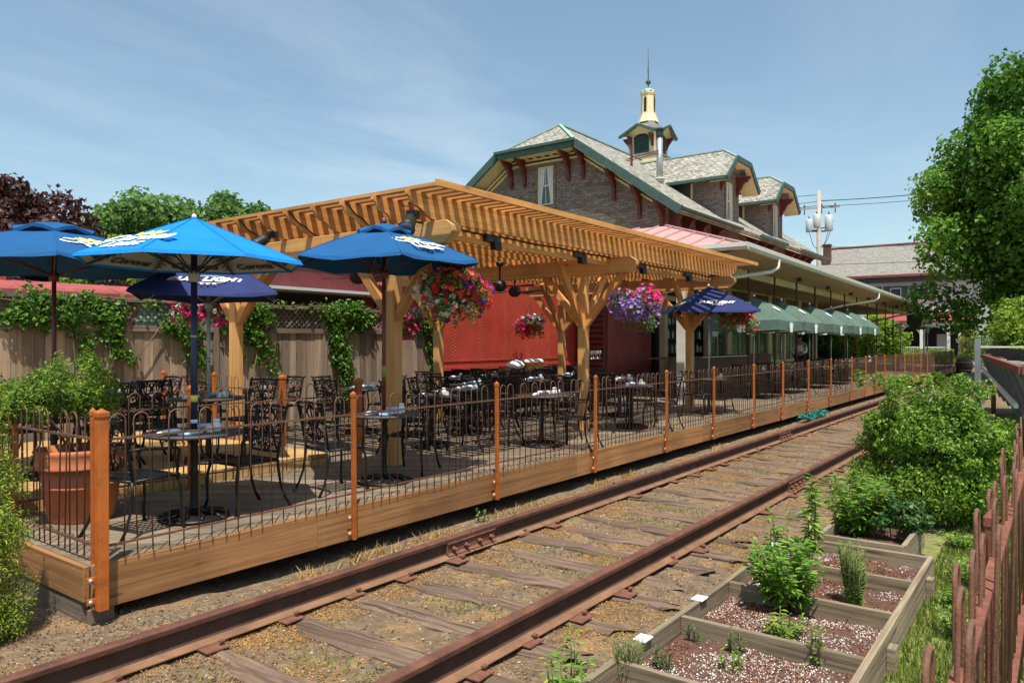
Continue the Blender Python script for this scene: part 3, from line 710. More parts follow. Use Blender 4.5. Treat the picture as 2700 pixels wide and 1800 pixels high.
# ------------------------------------------------------------------ hanging baskets
def basket(loc, label, cols, seed, R=.40, n=380):
    t = thing('hanging_basket', label, 'hanging basket', loc, seed+(2.2 if seed == 2 else 0), 'hanging flower baskets on the pergola beams')
    mb = MB(); mb.lathe([(.02,-.22),(.13,-.2),(.19,-.06),(.20,-.04)], 14); mb.build('pot', BLACK, t)
    mb = MB()
    for k in range(3):
        a = k*2*PI/3; mb.tube([(.19*math.cos(a), .19*math.sin(a), -.04), (0,0,.42)], .003, 4)
    mb.tube([(0,0,.42),(0,0,.47)], .004, 4); mb.build('hanger', IRON, t)
    g = random.Random(seed)
    cs = [(0,0,-.03,R*.72,.8)]+[(R*.62*math.cos(a), R*.62*math.sin(a), g.uniform(-.24,.10), R*g.uniform(.3,.45), 1.0) for a in np.arange(0, 6.2, .62)]
    P, d, _ = clumps(cs, 2000, .3); leaf_mesh('foliage', P, .05, LF_BASKET, t, d, .3)
    cs2 = [(R*.8*math.cos(a), R*.8*math.sin(a), -R*.75, R*.22, 1.6) for a in (g.uniform(0,6.28) for _ in range(5))]
    P, d, _ = clumps(cs2, 260, .2); leaf_mesh('trailing_foliage', P, .045, LF_BASKET, t, d)
    # petunia trumpets, grouped by colour in neighbouring patches
    tot = sum(w for _, w, _ in cols); cen = [Vector((g.gauss(0,1), g.gauss(0,1), g.gauss(0,.8))).normalized() for _ in cols for _ in (0,1)]
    byc = {k: [] for k in range(len(cols))}
    P, d, _ = clumps(cs, n, .8)
    for p, nn in zip(P, d):
        v = Vector(p).normalized()
        k = max(range(len(cen)), key=lambda q: v.dot(cen[q])+g.gauss(0,.28)+.5*cols[q//2][1]/tot)//2
        byc[k].append((Vector(p)*1.10, Vector(nn)))
    for k, (mname, wgt, mat) in enumerate(cols):
        V = []; F = []; tn = []
        for p, nn in byc[k]:
            nn = (nn + Vector((g.gauss(0,.35), g.gauss(0,.35)-.15, g.gauss(0,.35)+.15))).normalized(); x = nn.orthogonal().normalized(); y = nn.cross(x)
            r = .038*g.uniform(.75,1.2); b0 = len(V); V.append(p-nn*.012)
            for q in range(10):
                a = q*2*PI/10; rr = r*(1 if q % 2 == 0 else .82); V.append(p+(x*math.cos(a)+y*math.sin(a))*rr+nn*.004)
            for q in range(10): F.append((b0, b0+1+q, b0+1+(q+1)%10)); tn.append(g.random())
        if V: npmesh(mname, np.array([tuple(a) for a in V]), np.array(F), np.array(tn), mat, t, kind='stuff')
    return t
basket((6.26, 5.47, 2.48), 'hanging basket of red, white and purple petunias under the front left beam', [('red_flower',3,P_CORAL),('white_flower',6,P_WHITE),('purple_flower',2,P_PURPLE),('crimson_flower',2,P_RED)], 1, .42, 460)
basket((10.66, 5.47, 2.46), 'hanging basket of pink and lilac petunias beside the middle front post', [('lilac_flower',4,P_VIOLET),('pink_flower',4,P_PINK)], 2, .42, 560)
basket((15.1, 5.42, 2.46), 'hanging basket of red and white flowers behind the navy umbrella at the right post', [('red_flower',3,P_RED),('white_flower',3,P_WHITE)], 3, .42, 260)
basket((6.29, 10.68, 2.47), 'hanging basket of magenta and white petunias in front of the fence lattice', [('pink_flower',4,P_PINK),('white_flower',1,P_WHITE)], 4, .40, 420)
basket((10.68, 10.68, 2.30), 'hanging basket of purple and pink petunias in front of the last fence boards', [('purple_flower',2,P_VIOLET),('pink_flower',3,P_PINK)], 5, .40, 320)
basket((15.1, 10.68, 2.36), 'hanging basket of white and pink petunias against the red railcar wall', [('white_flower',3,P_WHITE),('pink_flower',4,P_PINK),('red_flower',2,P_RED)], 6, .40, 380)
# ------------------------------------------------------------------ umbrellas
def text_on(parent, name, txt, O, U, Vd, size, mat, lift=.004, shear=0.0, sx=1.0, bold=0.0, arc=0.0):
    """lettering laid as a thin solid on a panel: O centre, U reading direction, Vd up direction"""
    cu = bpy.data.curves.new(name, 'FONT'); cu.body = txt; cu.size = size; cu.align_x = 'CENTER'; cu.align_y = 'CENTER'; cu.extrude = .0015; cu.shear = shear; cu.offset = bold
    ob = bpy.data.objects.new(name, cu); C.objects.link(ob)
    dg = bpy.context.evaluated_depsgraph_get(); me = bpy.data.meshes.new_from_object(ob.evaluated_get(dg)); bpy.data.objects.remove(ob)
    U = Vector(U).normalized(); Vd = Vector(Vd); Vd = (Vd-U*Vd.dot(U)).normalized(); n = U.cross(Vd)
    O = Vector(O)+n*lift
    for v in me.vertices:
        y = v.co.y + arc*v.co.x*v.co.x
        v.co = O+U*(v.co.x*sx)+Vd*y+n*v.co.z
    me.materials.clear(); me.materials.append(mat)
    return link(name, me, parent)
def shape_on(parent, name, pts, O, U, Vd, mat, lift=.004):
    U = Vector(U).normalized(); Vd = Vector(Vd); Vd = (Vd-U*Vd.dot(U)).normalized(); n = U.cross(Vd); O = Vector(O)
    mb = MB(); mb.slab([O+U*a+Vd*c+n*lift for a, c in pts], .003); return mb.build(name, mat, parent)
def crownpts(s):
    return [(-s,-.35*s),(s,-.35*s),(1.15*s,.4*s),(.6*s,.05*s),(.35*s,.6*s),(0,.1*s),(-.35*s,.6*s),(-.6*s,.05*s),(-1.15*s,.4*s)]
def ell(a, b, n=20): return [(a*math.cos(2*PI*k/n), b*math.sin(2*PI*k/n)) for k in range(n)]
def umbrella(loc, label, n, R, zrim, ztop, rot, fab, lin, polemat, pole_r=.022, vent=False, val=.03, sag=.06, z0=.0, tip=WHITE, bands=(), group='patio umbrellas', bulge=.03):
    root = thing('umbrella', label, 'umbrella', loc, 0, group)
    ang = [rot+2*PI*k/n for k in range(n)]
    rim = [Vector((R*math.cos(a), R*math.sin(a), zrim)) for a in ang]; top = Vector((0,0,ztop))
    rv = .22 if vent else 0.0
    def panel(off, mbx, flip=False):
        for k in range(n):
            a, c = rim[k], rim[(k+1)%n]; rows = 6; cols = 6; vs = []
            for i in range(rows+1):
                t = rv+(1-rv)*i/rows
                for j in range(cols+1):
                    s_ = j/cols; e = a.lerp(c, s_); p = top.lerp(e, t)
                    p.z -= sag*math.sin(PI*s_)*t*t*.8 - (bulge if sag else 0)*math.sin(PI*min(1,t))
                    bow = 1-(.05 if sag else .012)*math.sin(PI*s_)*t*t
                    vs.append(Vector((p.x*bow, p.y*bow, p.z-off)))
            fs = [(i*(cols+1)+j, (i+1)*(cols+1)+j, (i+1)*(cols+1)+j+1, i*(cols+1)+j+1) for i in range(rows) for j in range(cols)]
            if flip: fs = [f[::-1] for f in fs]
            mbx.add(vs, fs, None, 0, True, .5)
            if val and not flip:
                e = [vs[rows*(cols+1)+j] for j in range(cols+1)]
                lo = [q+Vector((q.x*.02, q.y*.02, -val-(.012 if sag else .0)*math.sin(j*PI/cols*3+k))) for j, q in enumerate(e)]
                mbx.add(e+lo, [(j, cols+1+j, cols+2+j, j+1) for j in range(cols)], None, 0, True, .5)
    mb = MB(); panel(0, mb); can = mb.build('canopy', fab, root)
    mb = MB(); panel(.012, mb, True); lo = mb.build('canopy_lining', lin, root)
    if vent:
        mb = MB(); vr = []
        for k in range(n*4):
            a = rot+2*PI*k/(n*4); w = abs(math.sin(a*n/2-rot*n/2)); rr = R*(.29 if vent is True else vent)*(1-.06*w)
            vr.append(Vector((rr*math.cos(a), rr*math.sin(a), ztop-(.065-.055*w*(1 if k % 3 else .6) if vent is True else .10-.02*w))))
        mb.add(vr+[Vector((0,0,ztop+(.055 if vent is True else .03)))], [(k, (k+1)%len(vr), len(vr)) for k in range(len(vr))], None, 0, True, .5)
        lowr = [v+Vector((0,0,-.035)) for v in vr]; m_ = len(vr)
        mb.add(vr+lowr, [(k, m_+k, m_+(k+1)%m_, (k+1)%m_) for k in range(m_)], None, 0, True, .5)
        mb.build('vent_cap', fab, root)
    zr = zrim-.02
    for k in range(n):
        mb = MB(); e = rim[k]; p1 = Vector((0,0,ztop-.05)).lerp(e, .03); mb.tube([Vector((0,0,ztop-.045)), e+Vector((0,0,-.028))], .009, 5); r_ = mb.build('rib', polemat, root)
        mb = MB(); mb.tube([Vector((0,0,zr-.10)), Vector((0,0,ztop-.045)).lerp(e+Vector((0,0,-.028)), .55)], .008, 5); mb.build('strut', polemat, r_)
    mb = MB(); mb.lathe([(.0,zr-.16),(.045,zr-.15),(.05,zr-.08),(.03,zr-.06)], 10); mb.build('runner_hub', polemat if polemat is not NAVYPOLE else LINING, root)
    mb = MB(); mb.tube([(0,0,z0),(0,0,ztop-.01)], pole_r, 12); pole = mb.build('pole', polemat, root)
    for z, h, bm in bands:
        mb = MB(); mb.tube([(0,0,z),(0,0,z+h)], pole_r+.003, 12); mb.build('band', bm, pole)
    mb = MB(); zt = ztop+(.05 if vent else -.005); fs_ = 1 if sag else .6; mb.lathe([(.03*fs_,zt),(.035*fs_,zt+.02*fs_),(.024*fs_,zt+.05*fs_),(.0,zt+.07*fs_)], 10); mb.build('finial', tip, root)
    for k in range(n):
        mb = MB(); e = rim[k]; mb.tube([top.lerp(e, t_)+Vector((0,0,.003+(bulge if sag else 0)*math.sin(PI*t_))) for t_ in np.linspace(rv, 1.0, 7)], .004, 4); mb.build('seam', fab, can)
    def pan(k, t):   # point on panel k at fraction t from the top, with reading direction and up direction
        a, c = rim[k%n], rim[(k+1)%n]; mid = (a+c)/2
        p = top.lerp(mid, t); U = (c-a).normalized(); V_ = (top-mid).normalized()
        p.z -= sag*t*t*.8-(bulge if sag else 0)*math.sin(PI*t)
        return p, U, V_
    return root, can, lo, pan
def best(n, rot, dirang):  # panel whose middle faces dirang
    return min(range(n), key=lambda k: -math.cos(rot+2*PI*(k+.5)/n-dirang))
TOC = math.atan2(-5.87, -3.4)
# bright blue umbrella over the front table
def logo_beer(root, can, pan, k, t, w, mats=(LETTER, YELLOW)):
    p, U, V_ = pan(k, t); n_ = U.cross(V_)
    shape_on(can, 'crown_print', [(a, c) for a, c in crownpts(w*.20)], p+V_*w*.20, U, V_, mats[1], .006)
    text_on(can, 'lettering', 'Corona', p, U, V_, w*.36, mats[0], .007, .3, 1.0, .006)
    text_on(can, 'lettering', 'Light', p-V_*w*.27, U, V_, w*.27, mats[0], .007, .1, 1.15, .006)
rot = TOC - PI/8
u1, can, lin_, pan = umbrella((3.4, 5.87, DZ), 'bright blue umbrella with pale printed lining over the nearest front table', 8, .90, 2.53-DZ, 2.90-DZ, rot, BLUE1, LINING, NAVYPOLE, .027, bands=[(.98,.055,YELLOW),(.80,.03,WHITE),(1.52,.02,STEEL)], sag=.0)
for k in (7, 3): logo_beer(u1, can, pan, (best(8, rot, TOC)+k) % 8, .66, .62)
for k in range(8):
    p, U, V_ = pan(k, .87); p2 = p+Vector((0,0,-.016))
    text_on(lin_, 'lettering', 'Corona', p2+Vector((0,0,-.004)), -U, V_, .125, INK, .006, .3, 1.05, .003)
    a, b_ = Vector((math.cos(rot+2*PI*k/8), math.sin(rot+2*PI*k/8), 0)), None
    mb = MB(); e = Vector((a.x*.9, a.y*.9, 2.53-DZ-.02)); tp = Vector((0,0,2.90-DZ-.02)); tv = Vector((-a.y, a.x, 0))
    for q in range(9):
        t = .35+.06*q; c = tp.lerp(e, t)+Vector((0,0,-.018))
        for s_ in (1, -1):
            L = .20*(1-q/11); f = c+tv*s_*L+(e-tp).normalized()*.10
            f.z = c.z-.035
            mb.add([c, c+(e-tp).normalized()*.035, f], [(0,1,2),(2,1,0)], None)
    mb.build('palm_print', PALM, lin_)
# deep blue vented umbrella
rot = math.atan2(-5.77,-5.48)+.15
u2, can, lin_, pan = umbrella((5.48, 5.77, DZ), 'deep blue umbrella with vented top and dark red pole beside the front pergola post', 6, 1.02, 2.70-DZ, 3.06-DZ, rot, BLUE2, BLUE2, REDPOLE, .021, vent=True, bands=[(1.11,.12,leaf('worn_band',(.2,.22,.05),(.25,.27,.06),None,0))], tip=REDPOLE, sag=.04)
k0 = best(6, rot, math.atan2(-1,-.1))
logo_beer(u2, can, pan, k0, .60, .60); logo_beer(u2, can, pan, (k0+3) % 6, .60, .60)
# vented blue umbrella at the left edge
rot = math.atan2(-8.2,-3.3)+.02
u3, can, lin_, pan = umbrella((3.25, 8.22, RZ), 'deep blue vented umbrella with a dark red pole at the left edge behind the shrub', 6, 1.32, 2.64-RZ, 3.02-RZ, rot, BLUE2, BLUE2, REDPOLE, .021, vent=True, bands=[(.78,.14,leaf('worn_band2',(.2,.22,.05),(.25,.27,.06),None,0))], tip=REDPOLE, sag=.04)
kk = best(6, rot, math.atan2(-1,.2)); logo_beer(u3, can, pan, kk, .62, .74); logo_beer(u3, can, pan, (kk+3) % 6, .62, .74)
def logo_light(can, pan, k, t, w):
    p, U, V_ = pan(k, t)
    text_on(can, 'lettering', 'BUD LIGHT', p, U, V_, w*.24, LETTER, .006, .35, 1.25, .005)
    mb = MB(); n_ = U.cross(V_)
    for s_ in (1, -1):
        mb.tube([p+n_*.006+U*(w*.05+w*.42*math.cos(a))+V_*(s_*w*.17*math.sin(a)) for a in np.linspace(.25, 2.9, 12)], .006, 4)
    mb.build('swoosh_print', LETTER, can)
    text_on(can, 'lettering', 'B E E R', p-V_*w*.22, U, V_, w*.10, LETTER, .006, 0, 1.6)
rot = math.atan2(-7.8,-4.7)-PI/4-.06
u4, can, lin_, pan = umbrella((4.73, 7.86, RZ), 'navy blue square umbrella on a grey pole behind the bright blue umbrella', 4, 1.03, 2.40-RZ, 2.84-RZ, rot, NAVY, NAVY, GREYPOLE, .021, bands=[(1.13,.05,STEEL)], sag=.05)
for k in range(4): logo_light(can, pan, k, .72, .50)
rot = math.atan2(-5.9,-14.8)-PI/4+.25
u5, can, lin_, pan = umbrella((14.8, 5.9, DZ), 'navy blue square umbrella in front of the right pergola post', 4, 1.14, 2.50-DZ, 3.0-DZ, rot, NAVY, NAVY, GREYPOLE, .021, sag=.04)
for k in range(4): logo_light(can, pan, k, .72, .46)
gl = ['closest to the pergola, with a white figure print', 'second in the row from the pergola', 'third and middle one of the row', 'fourth in the row from the pergola', 'last in the row, farthest from the pergola']
for q, x in enumerate((19.7, 22.1, 25.1, 27.9, 30.4)):
    rot = PI/4
    ug, can, lin_, pan = umbrella((x, 6.6, DZ), f'dark green square umbrella, {gl[q]}', 4, 1.34, 2.42-DZ, 3.02-DZ, rot, GRNFAB, GRNFAB, STEEL, .02, vent=.2, val=.26, sag=.02, bulge=.09, group='green umbrellas under the station canopy')
    for k in range(4):
        a = Vector((1.34*math.cos(rot+PI/2*k), 1.34*math.sin(rot+PI/2*k), 2.42-DZ)); c = Vector((1.34*math.cos(rot+PI/2*(k+1)), 1.34*math.sin(rot+PI/2*(k+1)), 2.42-DZ)); mid = (a+c)/2*.985
        U = (c-a).normalized(); out = Vector((mid.x, mid.y, 0)).normalized(); O = mid+Vector((0,0,-.15))+out*.03
        shape_on(can, 'crest_print', [(-.10,-.13),(.10,-.13),(.13,.02),(.18,.12),(.08,.06),(.05,.15),(0,.07),(-.05,.15),(-.08,.06),(-.18,.12),(-.13,.02)], O, U, Vector((0,0,1)), LETTER, .012)
        p, U, V_ = pan(k, .62)
        if q == 0 and k == 1:
            shape_on(can, 'figure_print', [(-.05,-.18),(.05,-.18),(.045,.08),(.03,.2),(-.03,.2),(-.045,.08)], p+V_*.12, U, V_, LETTER, .012)
            shape_on(can, 'base_print', [(-.22,-.02),(.22,-.02),(.12,.03),(-.12,.03)], p-V_*.08, U, V_, LETTER, .012)
            text_on(can, 'lettering', 'LOWEN', p-V_*.19, U, V_, .15, LETTER, .012, .2, 1.0, .004)
        else:
            shape_on(can, 'shield_print', [(-.09,-.10),(.09,-.10),(.12,.10),(-.12,.10)], p, U, V_, LETTER, .012)
# ------------------------------------------------------------------ chairs and tables
def spiral(c, r0, turns, sgn, a0, n=13):
    """points of a scroll in the (y,z) plane round c"""
    return [(c[0]+sgn*r0*(1-t)*math.cos(a0+turns*2*PI*t), c[1]+r0*(1-t)*math.sin(a0+turns*2*PI*t)) for t in np.linspace(0,.86,n)]
def bx(z): return -.195 - .085*max(0, (z-.43))/.47 - .03*max(0, (z-.65))   # lean of the back
def make_chair():
    t = thing('patio_chair', 'x', 'chair', (0,0,0))
    mb = MB()
    for k in range(9):
        y = -.195+.39*k/8; mb.beam((-.19, y, .432), (.205, y, .432), .018, .008)
        x = -.19+.395*k/8; mb.beam((x, -.2, .430), (x, .2, .430), .018, .008)
    for p, q in (((-.2,-.2),(.21,-.215)),((.21,-.215),(.21,.215)),((.21,.215),(-.2,.2)),((-.2,.2),(-.2,-.2))): mb.tube([(p[0],p[1],.43),(q[0],q[1],.43)], .013, 6)
    mb.build('seat', IRON, t)
    for s in (-1, 1):
        mb = MB(); mb.tube([(.20,s*.205,.43),(.225,s*.212,.33),(.228,s*.216,.2),(.222,s*.222,.1),(.245,s*.232,.0)], [.015,.013,.012,.012,.016], 6); mb.build('leg', IRON, t)
        mb = MB(); mb.tube([(-.20,s*.2,.43),(-.205,s*.207,.33),(-.225,s*.212,.2),(-.265,s*.22,.09),(-.32,s*.228,.0)], [.015,.014,.012,.012,.016], 6); mb.build('leg', IRON, t)
        mb = MB(); mb.tube([(bx(.67),s*.21,.67),(-.12,s*.238,.675),(.04,s*.25,.66),(.15,s*.248,.655),(.19,s*.24,.63),(.185,s*.23,.55),(.19,s*.215,.45)], [.012,.013,.014,.014,.014,.012,.012], 6); mb.build('arm', IRON, t)
    mb = MB()
    for s in (-1, 1): mb.tube([(bx(z), s*(.2+.015*(z-.43)/.47), z) for z in (.43,.55,.67,.78,.88)]+[(bx(.9)-.012, s*.222, .905),(bx(.9)-.03, s*.226, .90)], .013, 6)
    mb.tube([(bx(.88)-.004-.012*math.cos(y*7), y, .885+.012*math.cos(y*7.5)) for y in np.linspace(-.212,.212,9)], .014, 6)
    mb.tube([(bx(.50)-.01*math.cos(y*7), y, .505-.012*math.cos(y*7)) for y in np.linspace(-.2,.2,7)], .011, 6)
    mb.build('back_frame', IRON, t)
    mb = MB()
    for s in (-1, 1):
        for c, r, tu, a0, sg in (((s*.115,.80),.075,1.25,-PI/2,s),((s*.105,.60),.085,1.3,PI/2,s),((s*.155,.70),.045,1.1,0,-s),((s*.045,.70),.05,1.1,PI,s),((s*.05,.84),.04,1.1,0,s),((s*.045,.55),.04,1.1,0,s),((s*.165,.545),.035,1.1,PI/2,-s),((s*.17,.84),.03,1.1,-PI/2,s)):
            mb.tube([(bx(z), y, z) for y, z in spiral(c, r, tu, sg, a0)], .0075, 5)
        mb.tube([(bx(z), s*(.02+.09*math.sin((z-.5)*16)), z) for z in np.linspace(.5,.88,12)], .0075, 5)
    mb.tube([(bx(z), .0, z) for z in (.5,.6,.7,.8,.885)], .008, 5)
    mb.lathe([(0,-.028),(.026,-.012),(.03,.0),(.026,.012),(0,.028)], 8, (bx(.7), 0, .70))
    mb.build('scroll_back', IRON, t)
    return t
def make_table(R=.40):
    t = thing('round_table', 'x', 'table', (0,0,0))
    mb = MB(); mb.lathe([(0,.705),(R-.03,.70),(R-.004,.705),(R,.716),(R-.004,.728),(R-.03,.731),(0,.731)], 28)
    mb.build('tabletop', TABLEBLK, t)
    mb = MB(); mb.lathe([(.045,.02),(.05,.06),(.032,.1),(.03,.35),(.045,.38),(.03,.41),(.03,.62),(.08,.70)], 12); mb.build('pedestal', IRON, t)
    mb = MB(); mb.lathe([(.27,.0),(.285,.012),(.27,.03),(.12,.05),(.05,.09)], 20)
    for k in range(10):
        a = k*PI/5; mb.tube([(.10*math.cos(a), .10*math.sin(a), .065),(.2*math.cos(a+.15), .2*math.sin(a+.15), .05),(.27*math.cos(a), .27*math.sin(a), .035)], .014, 5)
    mb.build('base', IRON, t)
    for k in range(4):
        a = k*PI/2+.4; mb = MB(); mb.tube([(.22*math.cos(a), .22*math.sin(a), .03),(.30*math.cos(a), .30*math.sin(a), .012)], [.02,.022], 6); mb.build('foot', IRON, t)
    return t
chair0 = make_chair(); table0 = make_table(); used = {'c': False, 't': False}
def chair(x, y, rz, label, z):
    if not used['c']:
        used['c'] = True; chair0.location = (x,y,z); chair0.rotation_euler = (0,0,rz); tag(chair0, label, None, 'black scroll patio chairs'); return chair0
    return dup(chair0, (x,y,z), rz, label, 'black scroll patio chairs')
def table(x, y, z, label, rz=0):
    if not used['t']:
        used['t'] = True; table0.location = (x,y,z); tag(table0, label, None, 'round black patio tables'); return table0
    return dup(table0, (x,y,z), rz, label, 'round black patio tables')
# small things on the tables
def napkin(loc, rz, label, mat, L=.2):
    mb = MB(); mb.tube([(-L/2,0,.02),(-L*.3,.003,.023),(0,0,.024),(L*.3,-.003,.022),(L/2,0,.02)], [.018,.022,.021,.022,.017], 10)
    o = mb.build('rolled_napkin', mat, None, None, label, 'napkin', 'rolled napkins on the tables', loc); o.rotation_euler = (0,0,rz); return o
jar0 = None
def jar(loc, label):
    global jar0
    if jar0 is None:
        t = thing('condiment_jar', label, 'jar', loc, 0, 'condiment jars on the tables')
        mb = MB(); mb.lathe([(.034,.0),(.038,.01),(.038,.055),(.026,.075),(.026,.085)], 14); mb.build('jar_body', GLASSY, t)
        mb = MB(); mb.lathe([(.03,.085),(.03,.098),(.015,.104),(0,.105)], 14); mb.build('lid', WHITE, t)
        mb = MB(); mb.box((-.075,-.03,.0),(-.045,.03,.055)); mb.build('sugar_packet', WHITE, t)
        mb = MB(); mb.lathe([(.02,.0),(.022,.03),(.014,.07),(.0,.075)], 10, (.065,.02,0)); mb.build('shaker', STEEL, t)
        jar0 = t; return t
    return dup(jar0, loc, random.random()*6, label)
TABLES = [
 # x, y, z, description of the table, [chair angles], items
 (3.40, 5.87, DZ, 'under the bright blue umbrella', [(188, .50), (-8, .46)], 2),
 (5.48, 5.77, DZ, 'under the deep blue umbrella by the post', [(172, .60), (18, .66)], 2),
 (7.75, 7.2, DZ, 'just behind the front left pergola post', [(185,.62),(85,.62),(-80,.62)], 2),
 (8.75, 5.98, DZ, 'by the fence between the first pergola posts', [(10,.62),(100,.62),(-85,.55)], 2),
 (10.15, 8.5, DZ, 'in the middle of the pergola floor', [(0,.62),(95,.62),(190,.62),(-88,.62)], 2),
 (11.55, 6.02, DZ, 'by the fence right of the middle post', [(170,.62),(-80,.55),(5,.62)], 2),
 (13.15, 7.1, DZ, 'standing left of the right pergola post', [(185,.62),(90,.62),(0,.62)], 2),
 (12.15, 8.55, DZ, 'between the middle and right pergola posts', [(20,.62),(110,.62),(200,.62),(-70,.62)], 2),
 (9.15, 7.75, DZ, 'left of the middle post in the pergola shade', [(30,.6),(120,.6),(-60,.6)], 2),
 (11.6, 10.2, DZ, 'at the leaning pole by the red wall', [(180,.6),(0,.6),(-90,.6)], 2),
 (8.25, 9.2, DZ, 'near the vine hanging by the deep blue umbrella', [(10,.62),(185,.62),(95,.6)], 2),
 (12.9, 10.3, DZ, 'at the left end of the red railcar wall', [(180,.62),(0,.62),(-90,.62)], 2),
 (14.3, 9.1, DZ, 'beside the rear right post and red wall', [(180,.62),(10,.62),(-92,.62)], 2),
 (15.3, 10.6, DZ, 'by the red wall under the pink basket', [(180,.6),(0,.6)], 2),
 (4.35, 9.6, RZ, 'on the raised platform near the board fence', [(190,.62),(0,.62),(-90,.62)], 2),
 (4.73, 7.86, RZ, 'under the navy umbrella on the platform', [(160,.6),(15,.6),(95,.6)], 2),
 (3.25, 8.22, RZ, 'under the left edge umbrella behind the shrub', [(20,.6),(100,.6)], 1),
 (6.95, 10.45, DZ, 'right of the raised platform before the vines', [(0,.62),(185,.62)], 1),
 (14.8, 5.9, DZ, 'under the navy umbrella at the right post', [(185,.6),(0,.62)], 1),
 (19.7, 6.6, DZ, 'under the first green umbrella', [(180,.6),(0,.6),(-90,.6)], 1),
 (22.1, 6.6, DZ, 'under the second green umbrella', [(180,.6),(0,.6),(-90,.6)], 1),
 (25.1, 6.6, DZ, 'under the middle green umbrella', [(180,.6),(0,.6),(-90,.6)], 1),
 (27.9, 6.6, DZ, 'under the fourth green umbrella', [(180,.6),(0,.6),(-90,.6)], 1),
 (30.4, 6.6, DZ, 'under the farthest green umbrella', [(180,.6),(0,.6),(-90,.6)], 1),
]
def side_word(a):
    a = a % 360
    return 'left' if 135 <= a < 225 else 'far' if 45 <= a < 135 else 'right' if (a < 45 or a >= 315) else 'near'
for x, y, z, desc, cs, it in TABLES:
    table(x, y, z, f'round black iron table {desc}', random.random()*6)
    for a, r in cs:
        ra = math.radians(a+random.uniform(-6,6)); cx_, cy_ = x+r*math.cos(ra), y+r*math.sin(ra)
        chair(cx_, cy_, ra+PI+random.uniform(-.12,.12), f'black iron chair, {side_word(a)} side of table {desc}', z)
    zt = z+.731
    if it == 2:
        near = x < 6
        napkin((x-.26, y-.08, zt), .35, f'rolled white napkin, left on table {desc}', NAPKIN, .24)
        napkin((x+.20, y+.10, zt), -.3, f'rolled napkin, right on table {desc}', NAPBLUE if near else NAPKIN, .22)
    jar((x+.12, y-.14 if it == 2 else y-.2, zt), f'glass condiment jar on table {desc}')
for x, y, lb in ((3.26, 5.68, 'folded pale blue cloth beside the white napkin on the front table'), (5.34, 5.58, 'folded pale blue cloth on the table under the deep blue umbrella')):
    mb = MB(); mb.box((-.10,-.05,0),(.10,.05,.028)); o = mb.build('folded_cloth', NAPBLUE, None, None, lb, 'cloth', None, (x, y, DZ+.731), bevel=.012); o.rotation_euler = (0,0,.4)
# service stand with bread things by the red wall, glass rack by the ladder panel
t = thing('service_stand', 'wooden service stand with a top shelf in front of the red wall', 'stand', (14.0, 10.0, DZ))
mb = MB(); mb.box((-.75,-.25,.82),(.75,.25,.87),(1,0,0)); mb.build('top', BARWOOD, t)
mb = MB(); mb.box((-.72,-.22,.08),(.72,.22,.82)); mb.build('cabinet', BARWOOD, t)
mb = MB(); mb.lathe([(.05,0),(.17,.03),(.22,.10),(.2,.11),(.15,.17),(0,.22)], 16); mb.build('salad_bowl', WHITE, None, None, 'white domed bowl standing on the service stand by the red wall', 'bowl', None, (13.55, 9.98, DZ+.87))
for k, (dx, c) in enumerate(((14.05, 'wicker bread basket in the middle of the service stand'), (14.45, 'wicker bread basket with white cloth at the right end of the service stand'))):
    t = thing('bread_basket', c, 'basket', (dx, 9.98, DZ+.87), 0, 'bread baskets on the service stand')
    mb = MB(); mb.lathe([(.12,0),(.17,.14),(.175,.15),(.15,.15),(.1,.02),(0,.02)], 12); mb.build('wicker', CEDAR2, t)
    mb = MB(); mb.lathe([(.15,.14),(.13,.2),(.07,.22),(0,.21)], 9); mb.build('cloth', NAPKIN, t)
mb = MB(); mb.lathe([(.04,0),(.042,.2),(.016,.27),(.016,.36),(.02,.37)], 12); mb.build('bottle', MAROON, None, None, 'dark red bottle beside the white bowl on the service stand', 'bottle', None, (13.78, 9.98, DZ+.87))
t = thing('glass_rack', 'black metal rack of wine glasses in front of the dark louvred panel', 'rack', (15.95, 9.4, DZ))
mb = MB(); mb.box((-.45,-.2,0),(.45,.2,.72)); mb.build('cabinet', BLACK, t)
for z in (.76, 1.05): mb = MB(); mb.box((-.45,-.2,z),(.45,.2,z+.02)); mb.build('shelf', BLACK, t)
mb = MB()
for sx_ in (-.44,.44):
    for sy_ in (-.19,.19): mb.beam((sx_,sy_,.7),(sx_,sy_,1.3),.02,.02)
mb.build('frame', BLACK, t)
gl0 = None
for k in range(8):
    x, y = 15.62+.1*(k % 8), 9.32+.12*(k % 2)
    lab = f'small stemmed wine glass on the black rack, {ordn(k)} from its left end'
    mb = MB(); mb.lathe([(.03,0),(.03,.004),(.005,.01),(.005,.09),(.03,.12),(.036,.16),(.03,.2)], 10)
    o = mb.build('wine_glass', GLASSY, None, None, lab, 'glass', 'wine glasses on the black rack', (x, y, DZ+1.07))
# leaning shepherd hook
mb = MB(); mb.tube([(11.3,10.0,DZ),(11.05,10.2,1.2),(10.85,10.35,2.35)], .016, 6); mb.build('leaning_pole', IRON, None, None, 'thin black pole leaning in front of the red railcar wall', 'pole')

